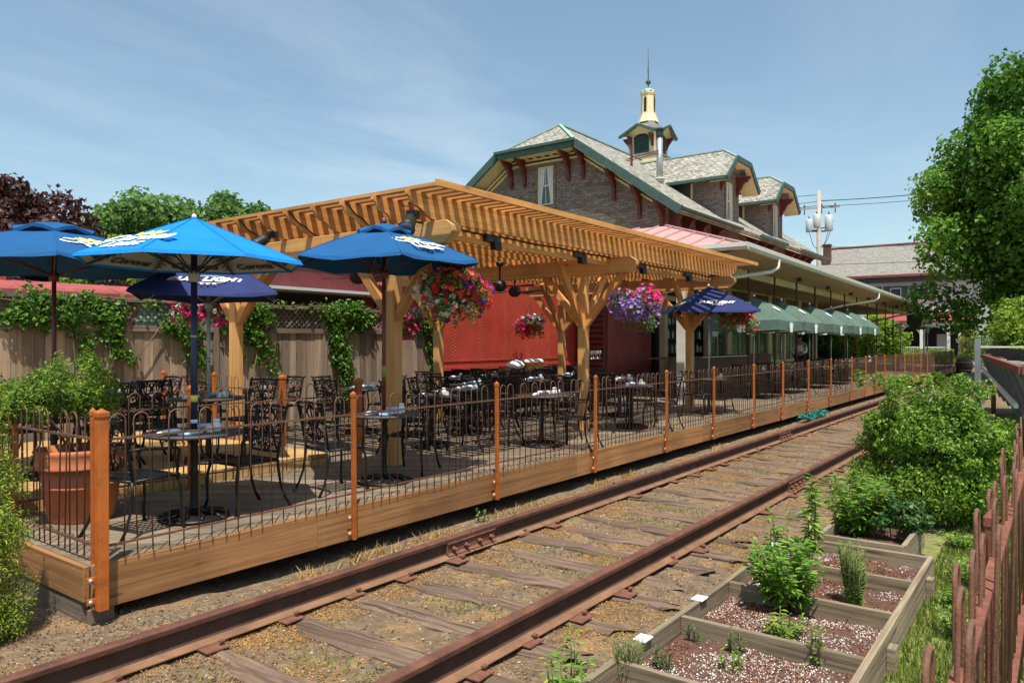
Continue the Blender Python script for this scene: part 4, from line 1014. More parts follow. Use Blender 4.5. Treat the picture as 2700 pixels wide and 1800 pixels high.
# ------------------------------------------------------------------ terracotta pot with yew, golden cypress
t = thing('terracotta_pot', 'large banded terracotta pot standing inside the left end of the deck fence', 'flower pot', (2.83, 6.62, DZ))
mb = MB(); mb.lathe([(.235,0),(.245,.02),(.285,.28),(.292,.285),(.292,.30),(.287,.305),(.31,.44)], 32); mb.build('pot_body', TERRA, t)
mb = MB(); mb.lathe([(.312,.44),(.345,.445),(.35,.46),(.338,.475),(.345,.56),(.355,.585),(.34,.60),(.30,.60),(.29,.50),(0,.50)], 32); mb.build('pot_rim', TERRA, t)
t = thing('yew_shrub', 'bushy dark green yew growing in the big terracotta pot', 'shrub', (2.83, 6.62, DZ+.5))
mb = MB()
for k in range(9):
    a = k*.7; mb.tube([(.02*math.cos(a),.02*math.sin(a),-.02),(.15*math.cos(a),.15*math.sin(a),.2),(.38*math.cos(a),.38*math.sin(a),.42)], [.014,.01,.004], 5)
mb.build('stem', BARK, t)
cs = crown((-.22,.22,.44), (.62,.66,.36), 60, (.22,.42), .9, 3, -.25) + [(.5*math.cos(a)-.2, .5*math.sin(a)+.2, .62+.16*math.sin(3*a), .10, 1.5) for a in np.arange(0,6.28,.5)]
P, d, _ = clumps(cs, 22000, .4); P = P[P[:,2] > .07+.25*np.maximum(0, np.hypot(P[:,0],P[:,1])-.3)]; leaf_mesh('foliage', P, .042, LF_YEW, t, unit(P-np.array([0,0,.2])), .6, aspect=.32)
def cypress(loc, label, H, R, n, seed):
    t = thing('golden_cypress', label, 'shrub', loc)
    mb = MB(); mb.tube([(0,0,-.05),(0,0,H*.9)], [.04,.01], 6); mb.build('trunk', BARK, t)
    g = np.random.default_rng(seed); cs = []
    for k in range(190):
        z = g.uniform(.02, .97)*H; r = R*(1-(z/H)**2.2)**.6*g.uniform(.78,1.05)*(.9 if z < .15*H else 1); a = g.uniform(0,6.28); r *= .92
        cs.append((r*math.cos(a), r*math.sin(a), z, g.uniform(.07,.12), 1.25)); cs.append((r*.45*math.cos(a), r*.45*math.sin(a), z, .14, 1.2))
    P, d, _ = clumps(cs, n, .2); rad = np.stack([P[:,0], P[:,1], np.full(len(P), .25)], 1)
    leaf_mesh('foliage', P, .031, LF_ARB, t, unit(rad)+d*.6, .5, aspect=.22, droop=-.8)
    return t
cypress((1.66, 5.42, 0), 'golden green cypress shrub at the lower left corner of the photo', 1.62, .33, 90000, 3)
cypress((1.15, 5.95, 0), 'taller golden cypress cut off by the left photo edge', 1.8, .36, 70000, 4)
# ------------------------------------------------------------------ planter boxes
def lumpy(x0, x1, y0, y1, z, n=26, amp=.02, seed=0):
    X, Y = np.meshgrid(np.linspace(x0,x1,n), np.linspace(y0,y1,n), indexing='ij')
    Zz = z+vnoise(X, Y, 9, seed)*amp+vnoise(X, Y, 28, seed+3)*amp*.5 + .03*np.minimum(1, np.maximum(0, np.sin((X-x0)/(x1-x0)*PI)*np.sin((Y-y0)/(y1-y0)*PI)))
    V = np.stack([X,Y,Zz], -1).reshape(-1,3); i, j = np.meshgrid(np.arange(n-1), np.arange(n-1), indexing='ij'); i=i.ravel(); j=j.ravel()
    return V, np.stack([i*n+j,(i+1)*n+j,(i+1)*n+j+1,i*n+j+1],1)
bed = thing('planter_box', 'long raised timber planter box with white flecked soil beside the track', 'planter', (0,0,0))
BX0, BX1, BY0, BY1, BT = 1.8, 6.42, .78, 1.86, .225
mb = MB(); mb.box((BX0,BY1-.038,-.03),(BX1,BY1,BT),(1,0,0)); mb.build('side_board', BED, bed, bevel=.004)
mb = MB(); mb.box((BX0,BY0,-.03),(BX1,BY0+.038,BT),(1,0,0)); mb.build('side_board', BED, bed, bevel=.004)
DVX = [1.78, 2.57, 3.35, 4.13, 4.92, 5.66, 6.38]
for x in DVX:
    mb = MB(); mb.box((x,BY0+.040,-.02),(x+.038,BY1-.040,BT-.004),(0,1,0)); mb.build('divider_board', BED, bed, bevel=.003)
for k, x in enumerate((2.9, 4.52, 6.0)):
    mb = MB(); mb.box((x, BY0-.045, -.03),(x+.09, BY0-.002, .16)); mb.build('stake', BED, bed)
for k, (a, c) in enumerate(zip(DVX[:-1], DVX[1:])):
    V, F = lumpy(a+.03, c+.005, BY0+.03, BY1-.03, .118, seed=k); npmesh('soil', V, F, np.zeros(len(F)), SOIL, bed, smooth=True)
def bedbits(name, n, size, mat, label, seed, xr=(1.82,6.4), yr=(BY0+.05,BY1-.05), z=.10, cat='soil flecks'):
    g = np.random.default_rng(seed); x = g.uniform(*xr, n*3); y = g.uniform(*yr, n*3)
    keep = vnoise(x, y, 5, seed)+.6*vnoise(x, y, 14, seed+1)+g.normal(0,.22,n*3) > .05; x = x[keep][:n]; y = y[keep][:n]; n = len(x)
    zz = z+.022+vnoise(x, y, 9, 0)*.02
    for k, (a, c) in enumerate(zip(DVX[:-1], DVX[1:])):
        mk = (x >= a) & (x < c); zz[mk] = .123 + vnoise(x[mk], y[mk], 9, k)*.02 + vnoise(x[mk], y[mk], 28, k+3)*.01 + .03*np.sin(np.clip((x[mk]-a-.03)/(c-a-.025),0,1)*PI)*np.sin(np.clip((y[mk]-BY0-.03)/(BY1-BY0-.06),0,1)*PI)
    P = np.stack([x, y, zz], 1); return leaf_mesh(name, P, size, mat, up=1.2, aspect=.7, kind='stuff', label=label, cat=cat)
bedbits('perlite_flecks', 13000, .0115, PERLITE, 'white perlite flecks over the planter box soil', 31)
bedbits('bark_chips', 15000, .013, BARKBIT, 'reddish brown chips over the planter box soil', 32)
for k, (x, lb) in enumerate(((3.68,'white plastic tag on the planter edge, nearest the bottom of the photo'),(4.47,'white plastic tag on the planter edge, middle one of three'),(6.02,'white plastic tag on the planter edge, farthest from the camera'))):
    mb = MB(); mb.box((-.05,-.035,0),(.05,.04,.006)); mb.box((-.045,.036,-.05),(.045,.041,.0)); mb.build('plant_tag', WHITE, None, None, lb, 'plant tag', 'white tags on the planter box edge', (x, BY1-.02, BT+.002))
bed2 = thing('planter_box', 'smaller timber planter box holding the leafy peony shrub', 'planter', (0,0,0))
for lo, hi, g in (((6.52,1.0,-.03),(6.558,1.66,.24),(0,1,0)),((6.562,1.62,-.03),(7.5,1.658,.24),(1,0,0)),((6.562,.99,-.03),(7.5,1.028,.24),(1,0,0)),((7.5,.99,-.03),(7.538,1.66,.24),(0,1,0))):
    mb = MB(); mb.box(lo, hi, g); mb.build('side_board', BED, bed2, bevel=.004)
V, F = lumpy(6.55, 7.51, 1.02, 1.63, .12, seed=9); npmesh('soil', V, F, np.zeros(len(F)), SOIL, bed2, smooth=True)
# leafy plants -----------------------------------------------------------
def herb(loc, label, stems, H, spread, lsize, nl, mat, seed, aspect=.26, droop=.5, cat='plant', top=.15, lean=(0,0), gap=.0, group=None, name='leafy_plant'):
    t = thing(name, label, cat, loc, 0, group); g = np.random.default_rng(seed); mb = MB(); P = []; D = []
    for k in range(stems):
        a = g.uniform(0, 6.28); h = H*g.uniform(.65,1.05); r = spread*math.sqrt(g.random()); b0 = Vector((.03*math.cos(a), .03*math.sin(a), -.02)); tp = Vector((r*math.cos(a)+lean[0], r*math.sin(a)+lean[1], h))
        mid = b0.lerp(tp, .5)+Vector((r*.1*math.cos(a), r*.1*math.sin(a), h*.08)); pts = [b0, mid, tp]; mb.tube(pts, [.005,.004,.002], 5)
        for q in range(nl):
            u_ = gap+(1-gap)*(q+g.random())/nl; p = b0.lerp(mid, u_*2) if u_ < .5 else mid.lerp(tp, u_*2-1)
            an = g.uniform(0,6.28); L = lsize*g.uniform(.6,1.1)*(1-.35*u_)
            D.append((math.cos(an), math.sin(an), .55*u_+.1-droop*.3)); P.append((p, L))
    mb.build('stem', STEM, t); n = len(P); V = np.empty((n,6,3)); Dn = np.array(D); Dn = unit(Dn); base_ = np.array([tuple(p) for p, _ in P]); L = np.array([l for _, l in P])[:,None]
    B = unit(np.cross(Dn, np.array([0,0,1.0]))); U_ = np.cross(B, Dn); dr = np.zeros((n,3)); dr[:,2] = -droop
    V[:,0] = base_; V[:,1] = base_+Dn*L*.4+B*L*aspect*.5+U_*L*.05+dr*L*.08; V[:,5] = base_+Dn*L*.4-B*L*aspect*.5+U_*L*.05+dr*L*.08
    V[:,2] = base_+Dn*L*.75+B*L*aspect*.32+dr*L*.28; V[:,4] = base_+Dn*L*.75-B*L*aspect*.32+dr*L*.28; V[:,3] = base_+Dn*L+dr*L*.55
    b_ = np.arange(n)[:,None]*6; F = np.concatenate([b_+np.array([[0,1,2,3]]), b_+np.array([[0,3,4,5]])]); tn = np.tile(g.random(n), 2)
    npmesh('foliage', V.reshape(-1,3), F, tn, mat, t); return t
herb((6.38,1.66,.125), 'tall thin leafy stem at the far left corner of the planter box', 5, .60, .05, .14, 34, LF_HERB, 1, lean=(.03,.0))
herb((4.85,1.42,.132), 'bushy bright green phlox in the middle of the planter box', 44, .42, .25, .12, 24, LF_HERB, 2, gap=.2)
herb((5.0,1.50,.132), 'upright leafy sprig behind the bushy phlox in the planter', 6, .62, .07, .13, 26, LF_HERB, 3)
herb((5.16,1.08,.132), 'narrow upright dark rosemary in the planter box', 46, .42, .10, .05, 46, LF_HERB, 4, .16, .1)
herb((4.40,1.30,.132), 'low yellowing leafy sprig in front of the phlox', 12, .14, .14, .10, 10, LF_LIME, 5)
herb((4.02,1.45,.132), 'small dark green seedling tuft, in the middle of the nearest planted section', 7, .12, .045, .05, 10, LF_DARKHERB, 6, .3, .1, group='seedling tufts in the planter box')
herb((4.15,1.06,.132), 'small upright green sprig, nearest the right board of the planter', 8, .2, .04, .05, 14, LF_HERB, 7, .25, .1, group='seedling tufts in the planter box')
herb((4.06,1.71,.132), 'small dark seedling tuft, closest to the divider under the white tags', 6, .10, .03, .045, 9, LF_DARKHERB, 8, .3, .1, group='seedling tufts in the planter box')
herb((3.6,1.69,.132), 'small dark seedling tuft, close to the left board of the planter', 8, .11, .05, .05, 10, LF_DARKHERB, 9, .3, .1, group='seedling tufts in the planter box')
herb((3.8,1.40,.132), 'loose pale green seedling tuft among white flecks', 8, .10, .08, .055, 8, LF_HERB, 10, .25, .2, group='seedling tufts in the planter box')
herb((3.42,1.80,.125), 'grassy chive clump at the bottom edge of the photo in the planter', 60, .19, .09, .10, 3, LF_HERB, 11, .07, .0)
herb((3.05,1.98,.0), 'light green weed growing outside the planter at the bottom of the photo', 12, .30, .18, .10, 14, LF_HERB, 12)
herb((3.35,2.12,.0), 'single taller weed sprig beside the near end of the planter', 3, .34, .04, .10, 14, LF_HERB, 15)
herb((7.12,1.48,.12), 'bushy green phlox in the smaller planter box', 60, .55, .32, .12, 26, LF_HERB, 13, gap=.15)
t = thing('peony_shrub', 'dark green peony shrub at the right of the smaller planter box', 'shrub', (7.2,1.2,.12))
cs = crown((0,0,.22),(.36,.34,.2),26,(.3,.5),.9,5,-.5); P, d, _ = clumps(cs, 3200, .35); leaf_mesh('foliage', P, .055, LF_DARKHERB, t, d, .4, aspect=.45)
mb = MB()
for k in range(8): a = k*.8; mb.tube([(.02*math.cos(a),.02*math.sin(a),-.03),(.2*math.cos(a),.2*math.sin(a),.25)], .005, 5)
mb.build('stem', STEM, t)
# large rounded bush --------------------------------------------------------
t = thing('round_bush', 'large rounded leafy green bush between the track and the iron fence', 'bush', (8.75, 1.12, 0))
mb = MB(); g = random.Random(5)
for k in range(46):
    a = g.uniform(0,6.28); r = g.uniform(.1,.62); mb.tube([(g.uniform(-.16,.16), g.uniform(-.16,.16), -.02),(r*.45*math.cos(a), r*.45*math.sin(a), .4),(r*math.cos(a), r*math.sin(a), g.uniform(.8,1.15))], [.011,.008,.004], 5)
mb.build('stem', BARK, t)
cs = [c for c in crown((0,-.05,.88),(.86,.92,.52),110,(.20,.36),.9,8,-.85)]+[(.55*math.cos(a),.55*math.sin(a),.42,.24,1) for a in np.arange(0,6.28,.5)]+[(.40*math.cos(a),.40*math.sin(a),.2,.2,1) for a in np.arange(0,6.28,.7)]
cs += [(.7*math.cos(a)*g.uniform(.4,1), .75*math.sin(a)*g.uniform(.4,1), 1.34+.1*g.random(), .09, 1.2) for a in np.arange(0,6.28,.4)]
P, d, _ = clumps(cs, 42000, .5)
P = P[(P[:,2] > .08)]; d = d[:len(P)]
leaf_mesh('foliage', P, .047, LF_BUSH, t, unit(P-np.array([0,0,.7])), .55, aspect=.5)
for k, (x, y, h, s, lb) in enumerate(((7.75,.72,.14,.22,'low green weed patch right of the smaller planter box'),(6.55,.60,.20,.16,'low leafy weed clump beside the far end of the long planter'),(5.35,.50,.20,.17,'low leafy clump between the long planter and the iron fence'),(3.9,.62,.14,.14,'leafy weed at the bottom right beside the planter board'),(9.9,.5,.55,.35,'tall green weeds behind the round bush by the iron fence'),(5.9,.62,.14,.08,'small weed sprig at the planter side board'))):
    herb((x,y,0), lb, 26, h, s, .07, 10, LF_HERB, 40+k, .4, .2, name='weed_clump', cat='weeds')
herb((6.1,4.95,-.03), 'tiny bright green weed under the deck beam', 5, .13, .06, .06, 6, LF_HERB, 60, .5, .2)
# ------------------------------------------------------------------ board fence, vines, railcars
FY = 11.5
wf = thing('board_fence', 'weathered tall board fence with lattice top behind the deck tables', 'fence', (0,0,0))
secs = [0.2, 2.5, 4.75, 7.05, 9.35, 12.45]
for a, c in zip(secs[:-1], secs[1:]):
    mb = MB(); x = a+.05
    while x < c-.05:
        w = min(random.uniform(.13,.16), c-.05-x)
        mb.box((x+.003, FY+random.uniform(-.006,.006), .2), (x+w-.003, FY+.024, 2.02), (0,0,1)); x += w
    mb.build('board_panel', FBRD, wf)
    mb = MB(); mb.box((a+.05, FY-.035, 2.02), (c-.05, FY+.05, 2.11), (1,0,0)); mb.build('middle_rail', GREY, wf)
    mb = MB(); mb.box((a, FY-.06, 2.47), (c, FY+.08, 2.53), (1,0,0)); mb.build('cap_rail', GREY, wf)
    mb = MB(); h = .36; n = int((c-a+h)/.115)
    for k in range(n):
        for s, yy in ((1, FY+.004), (-1, FY+.016)):
            x0 = a+.05-h+k*.115; p = [x0, 2.11]; q = [x0+h, 2.47]
            lo, hi = a+.05, c-.05
            if q[0] <= lo or p[0] >= hi: continue
            if p[0] < lo: p = [lo, 2.11+(lo-x0)]
            if q[0] > hi: q = [hi, 2.11+(hi-x0)]
            P0, P1 = (p, q) if s > 0 else ([lo+hi-p[0], p[1]], [lo+hi-q[0], q[1]])
            mb.beam((P0[0], yy, P0[1]), (P1[0], yy, P1[1]), .009, .036, up=(0,0,1))
    mb.build('lattice', GREY, wf)
for x in secs:
    mb = MB(); mb.box((x-.05, FY-.03, .1), (x+.05, FY+.07, 2.46), (0,0,1)); mb.build('post', GREY, wf)
def vine(loc, label, parts, n, seed, stems):
    t = thing('climbing_vine', label, 'vine', loc, 0, 'vines climbing the board fence')
    mb = MB()
    for s in stems: mb.tube([(a, -.05-.03*random.random(), z) for a, z in s], .009, 5)
    mb.build('stem', STEM, t)
    P, d, _ = clumps([(x, -.09+.05*random.random(), z, r, 1.0) for x, z, r in parts], n, .25)
    P[:,0] += rng.normal(0,.04,len(P)); P[:,2] += rng.normal(0,.04,len(P)); P[:,1] = np.clip(P[:,1]*.6, -.32, .13); dn = np.tile([0,-1.0,.2], (len(P),1))
    leaf_mesh('foliage', P, .082, LF_VINE, t, dn*.7+d*.5, .45, aspect=.65); return t
g = random.Random(3)
def strand(x0, z0, x1, z1, r0, r1, n, w=.06): return [(x0+(x1-x0)*k/n+g.gauss(0,w), z0+(z1-z0)*k/n, r0+(r1-r0)*k/n) for k in range(n+1)]
vine((4.35,FY-.03,0), 'leafy vine hanging over the lattice at the left near the vented umbrella pole', strand(-.35,2.2,.30,2.3,.16,.24,7)+strand(-.1,2.45,.1,2.1,.2,.16,5)+strand(.3,2.2,1.1,2.3,.12,.14,6), 1900, 1, [[(.5,.5),(.48,1.2),(.4,2.0),(.2,2.4)]])
vine((5.1,FY-.03,0), 'twisting vine with bare stems left of the navy umbrella', strand(-.1,2.5,.2,2.1,.12,.14,5)+strand(.2,2.1,.45,1.6,.12,.08,6)+strand(-.2,2.0,-.05,1.3,.08,.07,7)+strand(.1,1.45,.3,1.2,.06,.05,3), 1300, 2, [[(.2,.45),(.12,.9),(.2,1.5),(.1,2.4)],[(.2,.45),(.35,.9),(.3,1.3)],[(.2,.6),(.05,1.0),(-.05,1.7)],[(.5,1.5),(.8,1.9),(1.15,2.4),(1.2,2.6)]])
vine((7.0,FY-.03,0), 'bushy vine behind the rear left pergola post', strand(-.75,2.15,-.3,2.0,.16,.2,5)+strand(-.5,2.1,-.25,1.5,.14,.10,6)+strand(-.15,1.15,-.05,1.05,.07,.07,2)+strand(.25,2.55,.95,2.3,.22,.22,7)+strand(.3,2.2,.85,1.9,.2,.15,6)+strand(.9,2.0,1.15,1.35,.14,.08,7)+strand(.4,2.0,.5,1.6,.10,.06,4), 3300, 3, [[(.2,.4),(.25,1.2),(.4,2.0),(.5,2.5)],[(.6,.4),(.7,1.2),(.9,2.2)]])
vine((9.75,FY-.03,0), 'tall bright vine hanging to the deck beside the dark red umbrella pole', strand(-.35,2.4,.4,2.45,.2,.24,7)+strand(-.1,2.2,.0,1.5,.24,.2,7)+strand(.0,1.5,.12,.55,.2,.13,8)+strand(.3,2.2,.7,2.3,.15,.18,4), 3600, 4, [[(.1,.4),(.0,1.2),(.1,2.4)]])
vine((12.25,FY-.03,0), 'thin vine at the right end of the board fence by the red railcar', strand(-.35,2.4,.15,2.1,.14,.14,6)+strand(.1,2.0,.2,.7,.09,.07,9), 1300, 5, [[(.15,.4),(.12,1.2),(.1,2.3)]])
vine((3.2,FY-.03,0), 'thin scattered vine shoots along the lattice rail left of the tables', strand(0,2.45,3.6,2.45,.09,.09,22,.1)+strand(.6,2.2,2.2,2.15,.07,.08,9,.1), 260, 6, [[(0,2.5),(1,2.4),(2,2.52),(3.5,2.45)]])
vine((7.9,FY-.03,0), 'thin scattered vine shoots on the lattice between the two bushy vines', strand(0,2.5,2.0,2.5,.07,.08,12,.08), 110, 7, [[(0,2.5),(.6,2.45),(1.2,2.55),(2,2.5)]])
mb = MB()
for k in range(26):
    x = 1+.42*k; mb.tube([(x, FY-.02, 2.53),(x+.1, FY-.06, 2.60+.06*math.sin(k*2)),(x+.25, FY-.05, 2.57),(x+.42, FY-.02, 2.53+.03*math.sin(k))], .005, 4)
mb.build('bare_twigs', STEM, None, None, 'thin bare twigs trailing along the fence cap rail', 'twigs')
# railcars
def ribs_end(mb, X, y0, y1, z0, z1, pitch, amp, m=0, s=-1):
    n = int((z1-z0)/pitch); pts = []
    for k in range(n*8+1):
        z = z0+(z1-z0)*k/(n*8); pts.append((X+s*amp*max(0, math.sin(2*PI*(k%8)/8+.3)), z))
    vs = [(x, y0, z) for x, z in pts]+[(x, y1, z) for x, z in pts]; q = len(pts)
    mb.add(vs, [(k, k+1, q+k+1, q+k) for k in range(q-1)], None, m, True)
rc = thing('boxcar', 'bright red riveted steel railcar with a ribbed end behind the pergola', 'railcar', (0,0,0))
RX0, RX1, RY0, RY1 = 12.55, 20.2, 11.3, 14.9
mb = MB(); mb.box((RX0, RY0, 1.28), (RX1, RY1, 4.3)); mb.build('body', REDCAR, rc)
mb = MB()
for x in np.arange(RX0+.12, RX1, 1.02):
    for z in np.arange(1.36, 4.2, .085):
        for q in (0, .07): mb.lathe([(.013,0),(.009,.006),(0,.008)], 6, (0,0,0), 0, False, .5); k0 = len(mb.v)-18; 
        pass
mb = MB(); proto = MB(); proto.lathe([(.014,0),(.010,.008),(0,.010)], 6)
def rivet(mb, x, z):
    R_ = Matrix.Translation((x, RY0, z)) @ Matrix.Rotation(PI/2, 4, 'X'); mb.add([R_ @ v for v in proto.v], proto.f, None, 0, True, .5)
for x in np.arange(RX0+.35, RX1, .98):
    for z in np.arange(1.40, 4.2, .075): rivet(mb, x, z); rivet(mb, x+.085, z+.037)
for x in np.arange(RX0+.1, RX1, .09): rivet(mb, x, 1.33)
mb.build('rivet_line', RIVET, rc, kind='stuff')
mb = MB(); mb.box((RX0-.02, RY0-.05, 1.20), (RX1, RY0+.1, 1.28), (1,0,0)); mb.box((RX0, RY0-.02, 1.40), (RX1, RY0-.002, 1.425)); mb.build('side_sill', REDCAR, rc)
mb = MB(); ribs_end(mb, RX0-.005, RY0+.05, RY1-.05, 1.3, 4.25, .33, .09); mb.build('ribbed_end', PINKRED, rc)
mb = MB(); mb.box((RX0-.15, RY0-.08, 4.3), (RX1, RY1+.08, 4.38)); mb.build('roof', SLATE2, rc)
mb = MB(); mb.box((RX0+.2, RY0+.15, .1), (RX1-.2, RY1-.1, 1.2)); mb.build('underframe', DARK, rc)
gc = thing('boxcar', 'dark maroon railcar with a green ribbed end behind the board fence', 'railcar', (0,0,0))
mb = MB(); mb.box((8.3, 13.2, 1.2), (12.2, 16.6, 3.75)); mb.build('body', MAROON, gc)
mb = MB(); ribs_end(mb, 8.29, 13.2, 16.6, 1.2, 3.7, .42, .10); mb.build('ribbed_end', CARGREEN, gc)
mb = MB(); mb.box((8.35, 12.55, 2.92), (12.2, 13.2, 2.98)); mb.build('side_awning', SIDEBOARD, gc)
mb = MB(); mb.box((9.0, 13.18, 2.2), (11.8, 13.2, 2.88)); mb.build('dark_panel', DARK, gc)  # flat dark panel on the side wall below the awning
mb = MB(); mb.box((8.2, 13.1, 3.75), (12.3, 16.7, 3.82)); mb.build('roof', SLATE2, gc)
mb = MB(); mb.box((8.5, 13.4, .1), (12, 16.4, 1.2)); mb.build('underframe', DARK, gc)
ca = thing('caboose', 'faded red caboose roof and cupola beyond the board fence at the left', 'railcar', (0,0,0))
mb = MB(); mb.box((0, 20.1, 1.0), (10.2, 23, 3.15)); mb.build('body', MAROON, ca)
mb = MB(); pr = [(19.9+1.6*(1-math.cos(a)), 3.12+.30*math.sin(a)) for a in np.linspace(0,PI,13)]; pr = [(19.9, 3.02)]+pr+[(23.1, 3.02)]
mb.prism([(-.2, y, z) for y, z in pr], (10.6,0,0)); mb.build('curved_roof', PINKRED, ca)
mb = MB(); mb.box((4.2, 20.5, 3.3), (7.05, 22.6, 4.4)); cu_ = mb.build('cupola', PINKRED, ca)
mb = MB(); mb.box((5.9, 20.47, 3.72), (6.75, 20.5, 4.15)); w_ = mb.build('window', GLASSY, cu_)
mb = MB()
for lo, hi in (((5.83,20.45,3.65),(6.82,20.49,3.72)),((5.83,20.45,4.15),(6.82,20.49,4.22)),((5.83,20.45,3.72),(5.9,20.49,4.15)),((6.75,20.45,3.72),(6.82,20.49,4.15))): mb.box(lo, hi)
mb.build('frame', GREEN, w_)
# louvred red end panel and boarded panel, bar
lp = thing('louvred_shed', 'dark red shed with horizontal louvres and a boarded front beside the bar', 'shed', (0,0,0))
mb = MB(); mb.box((18.25, 10.36, DZ), (18.4, 11.2, 4.0)); mb.build('wall', MAROON, lp)
mb = MB()
for z in np.arange(.6, 3.7, .155): mb.box((18.17, 10.36, z), (18.25, 10.98, z+.055), None, 0)
mb.build('louvre', MAROON, lp)
mb = MB(); x = 18.45
while x < 21.2: mb.box((x, 10.34, DZ), (x+.195, 10.40, 3.6), (0,0,1)); x += .2
mb.build('boarded_front', PINKRED, lp)
bar = thing('bar_counter', 'dark outdoor bar counter with a pale edge under the canopy', 'bar', (0,0,0))
mb = MB(); mb.box((18.6, 8.5, DZ), (27.2, 8.58, 1.38)); mb.build('front_panel', BARWOOD, bar)
mb = MB(); mb.box((18.5, 8.37, 1.385), (27.3, 9.1, 1.43)); mb.build('counter_top', BARWOOD, bar)
mb = MB(); mb.box((20.5, 8.345, 1.40), (24.5, 8.37, 1.425)); mb.build('edge_strip', WHITE, bar)
mb = MB(); mb.box((21.3, 10.2, DZ), (26.0, 10.3, 3.6)); mb.build('back_wall', DARK, bar)
mb = MB()
for z in (1.5, 1.95, 2.4): mb.box((21.4, 9.95, z), (25.8, 10.19, z+.03))
mb.build('shelf', BARWOOD, bar)
g = random.Random(9); bp = {}
bcol = [GLASSY, leaf('amber_glass',(.18,.07,.02),(.3,.12,.03),None,0,.15), leaf('green_glass',(.03,.10,.04),(.05,.16,.06),None,0,.15), leaf('clear_glass',(.3,.32,.3),(.4,.42,.4),None,0,.1)]
for zi, z in enumerate((1.53, 1.98, 2.43)):
    for k in range(15):
        c = g.randrange(4); h = g.uniform(.22,.30)
        if c not in bp:
            mb = MB(); mb.lathe([(.036,0),(.038,.01),(.038,.17),(.013,.22),(.013,.28),(0,.285)], 8); bp[c] = mb.build('bottle', bcol[c]); o = bp[c]
        else: o = bp[c].copy(); C.objects.link(o)
        o.location = (21.6+.28*k+g.uniform(-.06,.06), 10.05, z); o.scale = (1,1,h/.28)
        tag(o, f'small dim bottle on the {("lowest","middle","top")[zi]} bar shelf, {ordn(k)} from the left', 'bottle', 'bottles on the bar shelves')
# ------------------------------------------------------------------ stone station building
st = thing('station', 'old stone railway station with clipped gable slate roof, dormers and cream cupola', 'building', (0,0,0))
SX, SX1 = 27.0, 49.5          # roof ends
WX = 28.0                     # gable wall
EY0, EY1, RYc = 12.0, 25.7, 18.85
ez, cz, rz_ = 7.13, 10.5, 12.0
WY0, WY1 = 13.0, 24.7
slope = (rz_-ez)/(RYc-EY0)
cy0 = EY0+(cz-ez)/slope; cy1 = 2*RYc-cy0   # clip corners
def roofz(y): return ez+(RYc-abs(y-RYc)-EY0)*slope
mb = MB()
gp = [(WY0,0),(WY0,roofz(WY0)-.18),(cy0+.35,cz-.2),(cy1-.35,cz-.2),(WY1,roofz(WY1)-.18),(WY1,0)]
mb.poly([(WX, y, z) for y, z in reversed(gp)]); mb.poly([(SX1-1, y, z) for y, z in gp])
mb.poly([(WX,WY0,0),(SX1-1,WY0,0),(SX1-1,WY0,roofz(WY0)-.18),(WX,WY0,roofz(WY0)-.18)])
mb.poly([(SX1-1,WY1,0),(WX,WY1,0),(WX,WY1,roofz(WY1)-.18),(SX1-1,WY1,roofz(WY1)-.18)])
mb.build('wall', STONE, st)
# paler repaired masonry patch on the gable, slightly proud
mb = MB(); pts = []
for k in range(16):
    a = 2*PI*k/16; pts.append((WX-.012, 17.2+1.9*math.cos(a)*(1+.12*math.sin(3*k)), 6.6+1.1*math.sin(a)*(1+.15*math.sin(2*k+1))))
mb.poly(pts if newell([Vector(p) for p in pts]).x < 0 else pts[::-1]); mb.build('masonry_patch', TAN_STONE, st)
# roof shell
hx = SX+(rz_-cz)/.72
th = .16
mb = MB()
mb.slab([(SX,EY0,ez),(SX1,EY0,ez),(SX1,RYc,rz_),(hx,RYc,rz_),(SX,cy0,cz)], th)
mb.slab([(SX1,EY1,ez),(SX,EY1,ez),(SX,cy1,cz),(hx,RYc,rz_),(SX1,RYc,rz_)], th)
mb.slab([(SX,cy1,cz),(SX,cy0,cz),(hx,RYc,rz_)], th)
roof = mb.build('roof', SLATE, st)
# trim along rakes and clip
def strip(mb, pts, w, h, m=0):
    for a, c in zip(pts[:-1], pts[1:]): mb.beam(a, c, w, h, m=m)
mb = MB(); strip(mb, [(SX-.03,EY0-.1,ez-.14),(SX-.03,cy0,cz-.10),(SX-.03,cy1,cz-.10),(SX-.03,EY1+.1,ez-.14)], .10, .34); mb.build('bargeboard', GREEN, roof)
mb = MB(); mb.beam((SX-.12,cy0-.05,cz+.03),(SX-.12,cy1+.05,cz+.03), .14, .12); mb.build('clip_gutter', GREEN, roof)
mb = MB(); mb.beam((SX-.05,EY0-.10,ez-.02),(34.0-.1,EY0-.10,ez-.02), .16, .14); mb.beam((36.7,EY0-.10,ez-.02),(41.0,EY0-.10,ez-.02), .16, .14); mb.beam((43.9,EY0-.10,ez-.02),(SX1+.05,EY0-.10,ez-.02), .16, .14); mb.build('eave_gutter', GREEN, roof)
mb = MB(); strip(mb, [(SX,EY0-.22,ez+.02),(33.9,EY0-.22,ez+.02)], .03, .05); mb.build('gutter_highlight', GUTTER, roof)  # pale strip paints the highlight line along the green eave gutter
mb = MB(); mb.beam((hx,RYc,rz_+.02),(SX1,RYc,rz_+.02), .22, .06); mb.beam((SX,cy0,cz+.03),(hx,RYc,rz_+.03), .16, .06); mb.beam((SX,cy1,cz+.03),(hx,RYc,rz_+.03), .16, .06); mb.build('copper_ridge', COPPER, roof)
mb = MB()
s0 = .235
